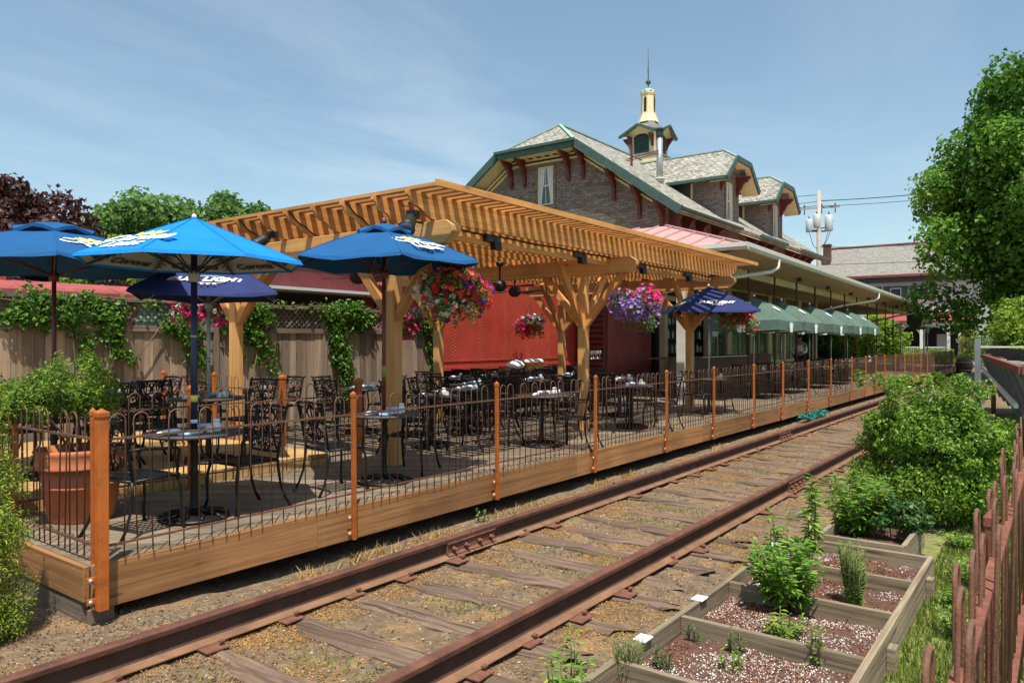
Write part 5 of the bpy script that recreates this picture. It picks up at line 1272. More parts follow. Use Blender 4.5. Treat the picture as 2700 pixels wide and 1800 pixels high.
mb.poly([(SX,EY0,ez-s0),(SX,cy0,cz-s0),(WX,cy0,cz-s0),(WX,EY0,ez-s0)][::1]); mb.poly([(SX,cy0,cz-s0-.005),(SX,cy1,cz-s0-.005),(WX+.1,cy1,cz-s0-.005),(WX+.1,cy0,cz-s0-.005)]); mb.poly([(SX,cy1,cz-s0),(SX,EY1,ez-s0),(WX,EY1,ez-s0),(WX,cy1,cz-s0)])
mb.poly([(SX,EY0,ez-s0),(SX1,EY0,ez-s0),(SX1,WY0+.02,roofz(WY0)-s0),(SX,WY0+.02,roofz(WY0)-s0)]); mb.build('soffit', CREAM, st)
mb = MB()   # cream frieze under the soffit on the gable wall
fr = [(WX-.05, WY0+.1, roofz(WY0+.1)-.55), (WX-.05, cy0+.28, cz-.45), (WX-.05, cy1-.28, cz-.45), (WX-.05, WY1-.1, roofz(WY1-.1)-.55)]
strip(mb, fr, .10, .09); strip(mb, [(a, b_, c+.2) for a, b_, c in fr], .10, .13); mb.build('frieze_board', CREAM, st)
mb = MB(); strip(mb, [(a-.01, b_, c+.08) for a, b_, c in fr], .09, .06); mb.build('frieze_groove', DARK, st)
mb = MB()
for q in range(8):
    f = (q+.5)/8; y = cy0+.3+(cy1-cy0-.6)*f; mb.box((WX-.42, y-.11, cz-s0-.03), (WX-.24, y+.11, cz-s0-.008))
    y = WY0+.5+(cy0-WY0-.4)*f; z = roofz(y)-s0-.02; mb.beam((WX-.35, y-.1, z-.06-.1*slope), (WX-.35, y+.1, z-.06+.1*slope), .18, .03)
mb.build('soffit_vent', DARK, st)
# maroon brackets
def bracket(x, y, z, d, parent, L=.85, H=1.25, w=.20):
    """curved knee bracket: d = outward unit direction (x,y)"""
    d = Vector((d[0], d[1], 0)); r = Vector((-d.y, d.x, 0)); o = Vector((x, y, z))
    w = w*.72
    pr = [(0,0),(L,0),(L,-.10),(L*.86,-.16),(L*.80,-.26),(L*.60,-.30),(L*.46,-.42),(L*.36,-.60),(L*.2,-.72),(L*.16,-H*.86),(0,-H)]
    mb = MB(); mb.prism([o+d*a+Z3*b_-r*(w/2) for a, b_ in pr], r*w); mb.box((x-.12-.06*abs(r.x), y-.12-.06*abs(r.y), z-.06), (x+.12+.06*abs(r.x), y+.12+.06*abs(r.y), z-.005)) if False else None
    return mb.build('bracket', MAROON, parent)
for y in (cy0+.15, 17.65, 20.05, cy1-.15): bracket(WX, y, cz-.19, (-1,0), st, .85, 1.3)
for y in (13.1, 14.15, 15.35): bracket(WX, y, roofz(y)-.36, (-1,0), st, .85, 1.3); bracket(WX, 2*RYc-y, roofz(y)-.36, (-1,0), st, .85, 1.3)
for x in (28.4, 29.7, 31.2, 33.0, 37.8, 39.3, 40.6, 44.4, 45.6, 47.0, 48.3):
    b_ = bracket(x, WY0, roofz(WY0)-.55, (0,-1), st, .88, 1.5, .24)
for x in (29.0, 30.4, 32.1, 38.5, 39.9, 45.0, 46.3):   # round topped openings under the eaves
    mb = MB(); mb.prism([(x+.45*math.cos(a), WY0-.04, 5.35+.45*math.sin(a)) for a in np.linspace(0, 2*PI, 18)[:-1]], (0,.03,0)); w_ = mb.build('window', TAN_STONE, st)
    mb = MB(); mb.prism([(x+.32*math.cos(a), WY0-.06, 5.35+.32*math.sin(a)) for a in np.linspace(0, 2*PI, 18)[:-1]], (0,.019,0)); mb.build('pane', GLASS, w_)
# gable window
def sash(X, y0, y1, z0, z1, parent, out=(-1,0), arch=True, cur=True):
    """sash window in a wall; out = outward direction"""
    d = Vector((*out, 0)); r = Vector((-d.y, d.x, 0)); o = Vector(X); w = y1-y0
    def P(a, z, q): return o+r*a+Z3*z+d*q
    def bar(mb, a0, z0_, a1, z1_, q0, q1):
        pts = [P(a0,z0_,q0),P(a1,z0_,q0),P(a1,z1_,q0),P(a0,z1_,q0)]; mb.prism(pts, d*(q1-q0))
    mb = MB(); bar(mb, y0-.16, z0-.18, y1+.16, z0-.02, 0.0, .09); bar(mb, y0-.13, z0, y0, z1+.03, 0, .05); bar(mb, y1, z0, y1+.13, z1+.03, 0, .05)
    mb.prism([P(y0-.13,z1+.03,0),P(y1+.13,z1+.03,0),P(y1+.13,z1+.13,0),P((y0+y1)/2+.2,z1+.25,0),P((y0+y1)/2-.2,z1+.25,0),P(y0-.13,z1+.13,0)], d*.06); f = mb.build('window', STONE, parent)
    mb = MB(); bar(mb, y0, z0, y1, z1, .003, .012); mb.build('pane', GLASS, f)
    mb = MB(); t_ = .055; zm = (z0+z1)/2
    for q in ((y0,z0,y1,z0+t_),(y0,z1-t_,y1,z1),(y0,z0+t_,y0+t_,z1-t_),(y1-t_,z0+t_,y1,z1-t_),(y0+t_,zm-t_/2,y1-t_,zm+t_/2)): bar(mb, *q, .013, .045)
    mc = (y0+y1)/2; bar(mb, mc-.014, z0+t_, mc+.014, zm-t_/2, .013, .035); bar(mb, mc-.014, zm+t_/2, mc+.014, z1-t_, .013, .035); mb.build('frame', CREAM, f)
    if cur:
        mb = MB()
        for s in (0, 1):
            for zz0, zz1, wi in ((zm, z1-.05, .38), (z0+.05, zm, .26)):
                e = y0+.05 if s == 0 else y1-.05; sg = 1 if s == 0 else -1
                mb.prism([P(e,zz0,.0125),P(e+sg*w*wi*(.8 if zz0==zm else .5),zz0,.0125),P(e+sg*w*wi,zz1,.0125),P(e,zz1,.0125)], d*.002)
        mb.build('curtain', CURTAIN, f)
    return f
# r for out=(-1,0) is (0,-1): reading axis a = -y
sash((WX, 0, 0), -19.30, -18.48, 8.10, 9.85, st)
sash((WX, 0, 0), -15.2, -14.5, 3.9, 5.6, st, cur=False)
# dormers
def dormer(xc, lab):
    yf = EY0+.2; yw = 13.0-.06; hw = 2.2; ze, zc, zr2 = 9.42, 10.53, 11.15; ch = .92; ya = yf+.95
    def back(z): return EY0+(z-ez)/slope
    mb = MB(); L = lambda s: s
    for s in (-1, 1):
        a = (xc+s*hw, yf, ze); b_ = (xc+s*hw, back(ze)+.3, ze); c = (xc, back(zr2)+.3, zr2); d = (xc, ya, zr2); e = (xc+s*ch, yf, zc)
        pts = [a, b_, c, d, e]; pts = pts if newell([Vector(p) for p in pts]).z > 0 else pts[::-1]; mb.slab(pts, .12)
    pts = [(xc-ch,yf,zc),(xc+ch,yf,zc),(xc,ya,zr2)]; mb.slab(pts if newell([Vector(p) for p in pts]).z > 0 else pts[::-1], .12)
    r_ = mb.build('dormer_roof', SLATE, st)
    mb = MB(); strip(mb, [(xc-hw-.03,yf-.03,ze-.1),(xc-ch,yf-.03,zc-.07),(xc+ch,yf-.03,zc-.07),(xc+hw+.03,yf-.03,ze-.1)], .08, .26); mb.beam((xc-hw,yf,ze-.04),(xc-hw,back(ze),ze-.04), .10, .14); mb.build('bargeboard', GREEN, r_)
    mb = MB(); mb.beam((xc,ya,zr2+.02),(xc,back(zr2),zr2+.02), .14, .06); mb.beam((xc-ch,yf,zc+.02),(xc,ya,zr2+.02), .10, .05); mb.build('copper_ridge', COPPER, r_)
    mb = MB()
    for s in (-1, 1):
        p = [(xc+s*hw,yf,ze-.21),(xc+s*ch,yf,zc-.21),(xc+s*ch,yw+.1,zc-.21),(xc+s*hw,yw+.1,ze-.21)]; mb.poly(p)
    mb.poly([(xc-ch,yf,zc-.215),(xc+ch,yf,zc-.215),(xc+ch,yw+.1,zc-.215),(xc-ch,yw+.1,zc-.215)]); mb.build('dormer_soffit', CREAM, st)
    ww = 1.42
    mb = MB(); fz = [(xc-ww,3.0),(xc+ww,3.0),(xc+ww,ze+.28),(xc+ch*.9,zc-.14),(xc-ch*.9,zc-.14),(xc-ww,ze+.28)]
    mb.poly([(a, yw, z) for a, z in fz]); mb.poly([(xc-ww,yw+1.3,7.2),(xc-ww,yw,7.2),(xc-ww,yw,ze+.25),(xc-ww,yw+1.3,ze+.25)]); mb.poly([(xc+ww,yw,3.0),(xc+ww,yw+1.3,3.0),(xc+ww,yw+1.3,ze+.25),(xc+ww,yw,ze+.25)]); w_ = mb.build('dormer_wall', STONE, st)
    mb = MB(); mb.box((xc-ww-.03, yw+1.3, 7.2), (xc-ww+.1, back(ze)+.2, ze+.2)); mb.box((xc+ww-.1, yw+1.3, 7.2), (xc+ww+.03, back(ze)+.2, ze+.2)); mb.build('dormer_siding', SIDING, st)
    mb = MB(); mb.box((xc-ww-.05, yw+1.22, 7.5), (xc-ww+.02, yw+1.32, ze)); mb.build('corner_trim', CREAM, st)
    sash((0, yw, 0), -.40+xc, .40+xc, 7.75, 9.55, st, (0,-1))
    for s in (-1, 1): bracket(xc+s*1.05, yw, zc-.55, (0,-1), st, .72, 1.0, .2)
dormer(34.95, ''); dormer(42.1, '')
# cupola
cx_, cyy, h = 38.3, RYc, .82
cu = MB(); cu.box((cx_-.98,cyy-.98,11.2),(cx_+.98,cyy+.98,12.25)); cu.box((cx_-h,cyy-h,12.35),(cx_+h,cyy+h,13.55)); cup = cu.build('cupola', CREAM, st, bevel=.02)
mb = MB(); mb.box((cx_-1.05,cyy-1.05,12.25),(cx_+1.05,cyy+1.05,12.35)); mb.build('cupola_sill', SLATE2, cup)
for d in ((-1,0),(0,-1),(1,0),(0,1)):
    dv = Vector((*d,0)); r = Vector((-dv.y,dv.x,0)); o = Vector((cx_,cyy,0))+dv*h
    mb = MB(); pr = [(-.46,12.42),(.46,12.42),(.46,13.35),(0,13.58),(-.46,13.35)]
    mb.prism([o+r*a+Z3*z+dv*.005 for a, z in pr], dv*.05); lv = mb.build('louvre_frame', GREEN, cup)
    mb = MB(); mb.prism([o+r*a*.84+Z3*(12.5+(z-12.42)*.9)+dv*.056 for a, z in pr], dv*.006)
    mb.build('louvre_opening', DARK, cup)
    mb = MB()
    for k in range(7):
        z = 12.54+.12*k; wd = .38 if z < 13.2 else .28; mb.prism([o-r*wd+Z3*z+dv*.065, o-r*wd+Z3*(z+.055)+dv*.065, o-r*wd+Z3*(z+.02)+dv*.11, o-r*wd+Z3*(z-.02)+dv*.11], r*(2*wd))
    mb.build('louvre_slat', GREEN, cup)
    # gablet with eave
    mb = MB(); e = 1.12
    mb.slab([Vector((cx_,cyy,13.9)), o+dv*.42-r*e+Z3*13.42, o+dv*.5+Z3*13.92], .07) ; mb.slab([Vector((cx_,cyy,13.9)), o+dv*.5+Z3*13.92, o+dv*.42+r*e+Z3*13.42], .07); mb.build('gablet_roof', SLATE2, cup)
    mb = MB(); strip(mb, [o+dv*.43-r*(e+.03)+Z3*13.40, o+dv*.52+Z3*13.90, o+dv*.43+r*(e+.03)+Z3*13.40], .06, .13); mb.build('gablet_trim', GREEN, cup)
    mb = MB(); mb.poly([o+dv*.38-r*1.1+Z3*13.42, o+dv*.40+Z3*13.84, o+dv*.38+r*1.1+Z3*13.42, o+r*.8+Z3*13.42, o-r*.8+Z3*13.42]); mb.build('gablet_panel', CREAM, cup)
    for s in (-1, 1): 
        p = o+r*s*.66; mb = MB(); mb.prism([p+Z3*13.38-r*.07, p+dv*.42+Z3*13.38-r*.07, p+dv*.30+Z3*13.2-r*.07, p+dv*.12+Z3*13.0-r*.07, p+Z3*12.7-r*.07], r*.14); mb.build('cupola_bracket', MAROON, cup)
mb = MB(); mb.lathe([(1.12*1.0,13.72),(.95,14.0),(.80,14.08),(.66,14.28)], 4, (cx_,cyy,0), 0, False, None, PI/4); mb.build('spire_base', SLATE2, cup)
mb = MB(); mb.lathe([(.60,14.27),(.50,14.5),(.43,14.75),(.40,15.75),(.45,15.9),(.45,16.02)], 8, (cx_,cyy,0), 0, False, None, PI/8); sh = mb.build('spire_shaft', CREAM, cup)
for k in range(8):
    a = k*PI/4; dv = Vector((math.cos(a),math.sin(a),0)); r = Vector((-dv.y,dv.x,0)); o = Vector((cx_,cyy,0))+dv*.372
    if k % 2 == 0:
        mb = MB(); mb.prism([o-r*.08+Z3*14.85, o+r*.08+Z3*14.85, o+r*.08+Z3*15.6, o+Z3*15.75, o-r*.08+Z3*15.6], dv*.03); mb.build('slit_opening', DARK, cup)
mb = MB(); mb.lathe([(.46,16.02),(.4,16.1),(.2,16.2),(.04,16.28)], 8, (cx_,cyy,0), 0, False); mb.build('spire_cap', COPPER, cup)
mb = MB(); mb.tube([(cx_,cyy,16.2),(cx_,cyy,18.5)], [.03,.018], 6); mb.lathe([(0,16.44),(.1,16.49),(.15,16.6),(.1,16.71),(0,16.76)], 14, (cx_,cyy,0)); mb.tube([(cx_-.1,cyy,17.1),(cx_+.06,cyy,17.8)], .012, 4); mb.build('finial_rod', SIDING, cup)
# metal flue and snow rail on the front slope
fx, fy = 31.99, 15.16
fl = thing('metal_flue', 'shiny metal flue pipe standing on the front slope of the station roof', 'chimney pipe', (fx, fy, roofz(fy)))
mb = MB(); mb.tube([(0,0,-.2),(0,0,2.1)], .15, 16); mb.build('pipe', STEEL, fl)
mb = MB(); mb.tube([(0,0,.1),(0,0,.16)], .26, 16); mb.lathe([(.25,.0),(.16,.12)], 16); mb.build('flashing', GUTTER, fl)
mb = MB(); mb.tube([(0,0,2.1),(0,0,2.4)], .18, 16); mb.lathe([(.26,2.42),(.2,2.52),(0,2.6)], 16); mb.build('rain_cap', SIDING, fl)
mb = MB(); mb.beam((-.15,.0,1.45),(-.9,1.3,1.05), .04, .04); mb.beam((-.15,0,1.3),(-1.0,1.2,.95),.04,.04); mb.build('stay_bar', MAROON, fl)
mb = MB(); mb.beam((-.9,1.0,.6),(-.9,1.0,1.7), .09, .09); mb.build('stay_post', MAROON, fl)
# ------------------------------------------------------------------ platform canopy with dining pavilion
A = Vector((17.3, 6.05, 4.11)); B = Vector((54.7, 6.80, 3.94)); e_ = (B-A); LC = e_.length; e_.normalize(); w_ax = Vector((-e_.y, e_.x, 0)).normalized()
def K(s, w, z=0.0): return A+e_*s+w_ax*w+Z3*z
cp = thing('platform_canopy', 'long station canopy with pink metal roof, white gutter and brown soffit', 'canopy', (0,0,0))
mb = MB()
tw, tz = 4.25, 1.56
mb.slab([K(0,0,.06), K(LC,0,.06), K(LC,tw,tz), K(5.2,tw,tz)], .05); mb.slab([K(0,9.0,.06), K(0,0,.06), K(5.2,tw,tz), K(5.2,5.2,tz)], .05); mb.slab([K(5.2,tw,tz),K(LC,tw,tz),K(LC,5.2,tz),K(5.2,5.2,tz)], .05)
rf = mb.build('roof', PINK, cp)
mb = MB()
for k in range(1, 60):
    s = .62*k
    if s > LC-.2: break
    w1 = tw if s > 5.2 else tw*s/5.2
    mb.beam(K(s,-.05,.085), K(s,w1,.085+(tz-.06)*w1/tw), .035, .05)
for k in range(1, 12):
    w0 = .75*k
    if w0 > 8.6: break
    s1 = 5.2*min(1, w0/tw) if w0 < tw else 5.2
    q = min(s1, 5.2); mb.beam(K(0.0,w0,.085), K(q,w0 if w0<5.2 else 5.2+(w0-5.2)*(1-q/5.2),.085+(tz-.06)*q/5.2), .035, .05)
mb.beam(K(0,0,.09), K(5.2,tw,tz+.03), .08, .05); mb.build('roof_seam', PINK, rf)
mb = MB()
def gut(mb, p, q, out): 
    d = (q-p).normalized(); mb.prism([p+Z3*.10, p+out*.14+Z3*.10, p+out*.14+Z3*.0, p+out*.08-Z3*.07, p-Z3*.07], q-p)
gut(mb, K(0,0), K(LC,0), -w_ax); gut(mb, K(0,9.0), K(-.0,-.14), -e_); mb.build('gutter', GUTTER, cp)
mb = MB(); mb.poly([K(0,0,-.06), K(LC,0,-.06), K(LC,1.15,-.22), K(0,1.15,-.22)][::-1]); mb.poly([K(0,1.15,-.22),K(LC,1.15,-.22),K(LC,9,-.22),K(0,9,-.22)][::-1]); mb.build('soffit', SOFFIT, cp)
mb = MB(); mb.beam(K(.2,1.15,-.30), K(LC-.2,1.15,-.30), .14, .22); mb.build('edge_beam', WALLCREAM, cp)
for s in (2.6, 17.6, 31.5):
    mb = MB(); p = K(s,-.08,-.05); mb.tube([p, p-Z3*.22, p-Z3*.34+w_ax*.12+e_*-.15, K(s-1.2,1.1,-.62), K(s-2.2,2.4,-1.0)], .05, 8); mb.build('downspout', GUTTER, cp)
for k, s in enumerate((0.0,)):
    mb = MB(); p = K(-.55,1.3); mb.box((p.x-.10,p.y-.10,DZ),(p.x+.10,p.y+.10,4.0)); mb.build('column', GUTTER, cp)
p = K(LC-.1,.4); mb = MB(); mb.tube([(p.x,p.y,DZ),(p.x,p.y,3.95)], .055, 10); mb.build('end_pole', STEEL, cp)
for k in range(11):
    p = K(3.2+2.5*k, .9); mb = MB(); mb.tube([(p.x,p.y,DZ),(p.x,p.y,3.85)], .028, 8); mb.build('slim_post', BARWOOD, cp)
for k in range(9):
    p = K(7.5+4.0*k, .62, -.12); mb = MB(); mb.lathe([(.0,.0),(.07,.0),(.09,-.12),(.07,-.14),(0,-.1)], 10, p); mb.build('soffit_light', SIDING, cp)
# back wall with tall dark windows
pv = thing('dining_pavilion', 'cream framed glazed dining wall under the canopy behind the green umbrellas', 'building', (0,0,0))
mb = MB(); mb.box((24.6, 9.85, DZ), (36.5, 9.9, 1.1)); mb.box((21.0, 9.85, 3.15), (38.5, 9.95, 3.9)); mb.build('wall', WALLCREAM, pv)
for x in (21.0, 24.5, 26.3, 28.8, 31.0, 33.2, 35.4, 38.4):
    mb = MB(); wd = .45 if x in (26.3, 31.0, 35.4) else .22; mb.box((x, 9.78, DZ), (x+wd, 9.96, 3.9)); mb.build('pilaster', WALLCREAM, pv)
for a, c in ((24.72,26.3),(26.75,28.8),(29.02,31.0),(31.45,33.2),(33.42,35.4)):
    mb = MB(); mb.box((a, 9.88, 1.1), (c, 9.90, 3.15)); w_ = mb.build('window', GLASS, pv)
    mb = MB(); mb.box((a, 9.84, 2.5), (c, 9.88, 2.57)); mb.box(((a+c)/2-.03, 9.84, 1.1), ((a+c)/2+.03, 9.88, 2.5)); mb.build('frame', WALLCREAM, w_)
for a, c in ((21.3,24.4),(25.0,28.6),(29.2,32.9),(33.6,38.2)):
    mb = MB(); mb.box((a, 9.82, 3.3), (c, 9.845, 3.75)); mb.build('transom', GLASS, pv)
mb = MB(); mb.box((24.9, 9.80, 2.05), (25.4, 9.835, 2.4)); mb.build('paper_notice', WHITE, pv)
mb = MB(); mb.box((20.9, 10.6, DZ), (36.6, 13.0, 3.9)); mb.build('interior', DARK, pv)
# hanging signboard, heater lamp and end pole furniture
sg = thing('signboard', 'blank dark green signboard hanging under the far end of the canopy', 'sign', (50.9, 7.0, 2.62))
mb = MB(); mb.box((-.03,-.65,0),(.03,.65,1.12)); mb.build('panel', plain('olive_sign', (.11,.14,.055), .7), sg)
mb = MB(); mb.beam((0,-.5,1.12),(0,-.5,1.4),.03,.03); mb.beam((0,.5,1.12),(0,.5,1.4),.03,.03); mb.build('hanger', BLACK, sg)
def heater(loc, lab):
    t = thing('patio_heater', lab, 'heater', loc, 0, 'patio heaters at the far end of the deck')
    mb = MB(); mb.lathe([(.28,0),(.26,.1),(.22,.75),(.05,.8)], 14); mb.build('base', STEEL, t)
    mb = MB(); mb.tube([(0,0,.8),(0,0,2.0)], .03, 8); mb.build('pole', STEEL, t)
    mb = MB(); mb.lathe([(.08,2.0),(.10,2.3),(.45,2.33),(.30,2.42),(.05,2.5),(0,2.5)], 16); mb.build('reflector', WHITE, t)
heater((44.0, 6.9, DZ), 'white topped patio heater in front of the porch, left one'); heater((47.5, 6.1, DZ), 'white topped patio heater in front of the porch, right one')
bl = thing('whisky_barrel', 'dark round barrel planter beyond the end of the deck fence', 'barrel', (52.0, 4.75, 0))
mb = MB(); mb.lathe([(.38,0),(.47,.3),(.48,.5),(.40,.88),(.36,.88),(.36,.80),(0,.80)], 18); mb.build('staves', BARWOOD, bl)
mb = MB()
for z, r in ((.15,.435),(.62,.465)): mb.lathe([(r,z),(r+.012,z),(r+.012,z+.05),(r,z+.05)], 18)
mb.build('hoop', STEEL, bl)
P, d, _ = clumps([(0,0,.95,.32,.6)], 300, .2); leaf_mesh('small_plant', P+np.array([52.0,4.75,0]), .08, LF_HERB, None, d, label='small leafy plant growing in the dark barrel', cat='plant')
# a waiter standing between the tables under the canopy: one continuous skinned body, clothes and hair as children
def person(loc, rz, label):
    sk = {'pelvis':(0,0,.95,.135,.165),'chest':(.02,0,1.28,.125,.185),'neckb':(.02,0,1.45,.09,.12),'neck':(.035,0,1.53,.055,.06),'chin':(.06,0,1.60,.085,.075),'skull':(.055,0,1.69,.105,.085),
          'hipR':(0,-.1,.88,.095,.1),'kneeR':(.03,-.11,.48,.062,.062),'ankR':(-.02,-.12,.09,.045,.045),'toeR':(.14,-.13,.04,.04,.045),
          'hipL':(0,.1,.88,.095,.1),'kneeL':(.02,.11,.48,.062,.062),'ankL':(-.03,.12,.09,.045,.045),'toeL':(.13,.13,.04,.04,.045),
          'shR':(.01,-.19,1.42,.065,.065),'elR':(.05,-.25,1.13,.045,.045),'wrR':(.27,-.18,1.05,.03,.035),'haR':(.35,-.16,1.06,.022,.04),
          'shL':(.01,.19,1.42,.065,.065),'elL':(.03,.25,1.13,.045,.045),'wrL':(.26,.18,1.08,.03,.035),'haL':(.34,.16,1.09,.022,.04)}
    E = [('pelvis','chest'),('chest','neckb'),('neckb','neck'),('neck','chin'),('chin','skull'),('pelvis','hipR'),('hipR','kneeR'),('kneeR','ankR'),('ankR','toeR'),('pelvis','hipL'),('hipL','kneeL'),('kneeL','ankL'),('ankL','toeL'),
         ('neckb','shR'),('shR','elR'),('elR','wrR'),('wrR','haR'),('neckb','shL'),('shL','elL'),('elL','wrL'),('wrL','haL')]
    for s, sg in (('R',-1),('L',1)):
        h = sk['ha'+s]
        for q in range(4): sk[f'f{q}{s}'] = (h[0]+.045, h[1]-.02+.013*q, h[2]-.01, .008, .009); sk[f'g{q}{s}'] = (h[0]+.075-.006*abs(q-1.5), h[1]-.022+.014*q, h[2]-.03, .007, .008); E += [('ha'+s, f'f{q}{s}'), (f'f{q}{s}', f'g{q}{s}')]
        sk['t'+s] = (h[0]+.02, h[1]-sg*.045, h[2]+.01, .009, .009); E.append(('ha'+s, 't'+s))
    def skin(nm, names, grow, mat, parent, root):
        idx = {n: i for i, n in enumerate(names)}
        me = bpy.data.meshes.new(nm); me.from_pydata([sk[n][:3] for n in names], [(idx[a], idx[b_]) for a, b_ in E if a in idx and b_ in idx], [])
        o = link(nm, me, parent); o.modifiers.new('skin', 'SKIN'); me.skin_vertices.new() if not me.skin_vertices else None
        for n in names: v = me.skin_vertices[0].data[idx[n]]; v.radius = (sk[n][3]+grow, sk[n][4]+grow); v.use_root = n == root
        sb = o.modifiers.new('smooth', 'SUBSURF'); sb.levels = 1; sb.render_levels = 2; me.materials.append(mat)
        return o
    skinm = plain('skin', (.45,.24,.16), .6, 0, .05)
    t = thing('person', label, 'person', loc, rz)
    skin('body', list(sk), 0.0, skinm, t, 'pelvis')
    skin('white_shirt', ['pelvis','chest','neckb','shR','elR','wrR','shL','elL','wrL'], .022, WHITE, t, 'pelvis')
    skin('dark_trousers', ['pelvis','hipR','kneeR','ankR','hipL','kneeL','ankL'], .024, DARK, t, 'pelvis')
    mb = MB(); mb.lathe([(.105,1.66),(.112,1.72),(.095,1.78),(.05,1.81),(0,1.815)], 14, (.03,0,0)); mb.lathe([(.07,1.56),(.10,1.62),(.105,1.68)], 12, (.005,0,0)); mb.build('hair', plain('dark_hair', (.05,.015,.01), .7), t)
    mb = MB(); mb.lathe([(.012,-.02),(.016,0),(.0,.025)], 8, (.155,0,1.665)); mb.build('nose', skinm, t)
    for s in (-1, 1):
        mb = MB(); mb.lathe([(0,-.012),(.012,0),(0,.012)], 8, (.142,s*.034,1.70)); mb.build('eye', DARK, t)
        mb = MB(); mb.lathe([(0,-.03),(.014,-.01),(.016,.012),(0,.03)], 8, (.05,s*.088,1.675)); mb.build('ear', skinm, t)
    mb = MB(); mb.box((.138,-.024,1.615),(.148,.024,1.624)); mb.build('mouth', MAROON, t)
    return t
person((30.0, 8.25, DZ), PI, 'person in a white shirt and dark trousers standing by the green umbrellas')
# ------------------------------------------------------------------ distant house, pole, wagon, trees
hs = thing('house', 'distant pale house with slate roof, red eaves and arched porch', 'house', (0,0,0))
HX = 70.0
mb = MB(); mb.box((HX, 5.2, 0), (HX+8, 17.5, 7.4)); mb.build('wall', SIDEBOARD, hs)
mb = MB(); mb.slab([(HX-.6, 4.6, 7.5), (HX+4, 4.6, 10.6), (HX+4, 18, 10.6), (HX-.6, 18, 7.5)][::-1] if newell([Vector(p) for p in ((HX-.6,4.6,7.5),(HX+4,4.6,10.6),(HX+4,18,10.6),(HX-.6,18,7.5))]).z < 0 else [(HX-.6, 4.6, 7.5), (HX+4, 4.6, 10.6), (HX+4, 18, 10.6), (HX-.6, 18, 7.5)], .2)
q = [(HX+8.6, 4.6, 7.5), (HX+8.6, 18, 7.5), (HX+4, 18, 10.6), (HX+4, 4.6, 10.6)]; mb.slab(q if newell([Vector(p) for p in q]).z > 0 else q[::-1], .2); hr = mb.build('roof', SLATE2, hs)
mb = MB(); mb.beam((HX-.65,4.6,7.5),(HX-.65,18,7.5), .15, .16); mb.beam((HX+4,4.6,10.66),(HX+4,18,10.66), .3, .12); mb.build('red_trim', PINKRED, hr)
mb = MB(); mb.box((HX-.35, 4.9, 6.95), (HX-.02, 17.7, 7.32)); mb.build('dark_cornice', SIDING, hs)
mb = MB(); mb.box((HX+1.5, 17.0, 8.2), (HX+2.1, 17.6, 10.7)); mb.box((HX+1.45,16.95,10.7),(HX+2.15,17.65,10.82)); mb.build('chimney', BARWOOD, hs)
for y in (9.3, 11.35, 13.4, 15.5):
    mb = MB(); mb.box((HX-.05, y-.42, 5.35), (HX-.005, y+.42, 6.45)); w_ = mb.build('window', WHITE, hs)
    mb = MB(); mb.box((HX-.075, y-.36, 5.42), (HX-.052, y+.36, 6.38)); mb.build('pane', GLASS, w_)
    for s in (-1, 1):
        mb = MB(); mb.box((HX-.06, y+s*.68-.24, 5.3), (HX-.006, y+s*.68+.24, 6.5)); mb.build('shutter', GREEN, w_)
    mb = MB(); mb.box((HX-.12, y-.95, 6.5), (HX-.004, y+.95, 6.62)); mb.build('lintel', SIDING, w_)
# porch
PXx = 66.0
mb = MB(); q = [(PXx-.5, 6.0, 3.55), (HX, 6.0, 4.35), (HX, 13.5, 4.35), (PXx-.5, 13.5, 3.55)]; mb.slab(q if newell([Vector(p) for p in q]).z > 0 else q[::-1], .12); pr_ = mb.build('porch_roof', PINKRED, hs)
mb = MB(); mb.box((PXx-.35, 6.1, 3.18), (PXx-.15, 13.4, 3.46), None); mb.build('porch_beam', WHITE, hs)
for y in (6.25, 7.0, 8.85, 10.7, 12.55):
    mb = MB(); mb.box((PXx-.34, y-.10, .3), (PXx-.14, y+.10, 3.18)); mb.build('porch_post', WHITE, hs)
for y0, y1 in ((7.0,8.85),(8.85,10.7),(10.7,12.55)):
    mb = MB(); c = (y0+y1)/2; r = (y1-y0)/2-.08
    mb.tube([(PXx-.24, c+r*math.cos(a), 2.35+.72*math.sin(a)) for a in np.linspace(0, PI, 15)], .05, 6); mb.build('arch', WHITE, hs)
    mb = MB(); mb.box((PXx-.28, y0+.1, 1.42), (PXx-.2, y1-.1, 1.5)); mb.box((PXx-.28, y0+.1, .85), (PXx-.2, y1-.1, .9))
    for y in np.arange(y0+.15, y1-.1, .14): mb.box((PXx-.26, y-.02, .9), (PXx-.22, y+.02, 1.42))
    mb.build('railing', WHITE, hs)
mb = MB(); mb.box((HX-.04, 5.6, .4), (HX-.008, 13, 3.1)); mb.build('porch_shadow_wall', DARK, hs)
mb = MB(); mb.box((HX-2.5, 7.3, .5), (HX-2.0, 8.0, 2.5)); mb.build('porch_door', SIDEBOARD, hs)
sh = thing('outbuilding', 'small cream outbuilding with low dark roof at the right of the porch', 'building', (0,0,0))
mb = MB(); mb.box((72, 2.2, 0), (78, 4.3, 3.3)); mb.build('wall', SIDEBOARD, sh)
mb = MB(); mb.box((71.5, 1.8, 3.3), (78, 4.6, 3.5)); mb.build('roof', SIDING, sh)
mb = MB(); mb.box((73, 2.6, 3.5), (77, 4.2, 5.2)); mb.build('upper_storey', BARWOOD, sh)
hg = thing('clipped_hedge', 'low clipped bright green hedge in front of the arched porch', 'hedge', (0,0,0))
P = np.stack([rng.uniform(62.6,63.8,5000), rng.uniform(6.4,11.2,5000), rng.uniform(.1,1.35,5000)], 1); leaf_mesh('foliage', P, .12, LF_BUSH, hg, None, .8)
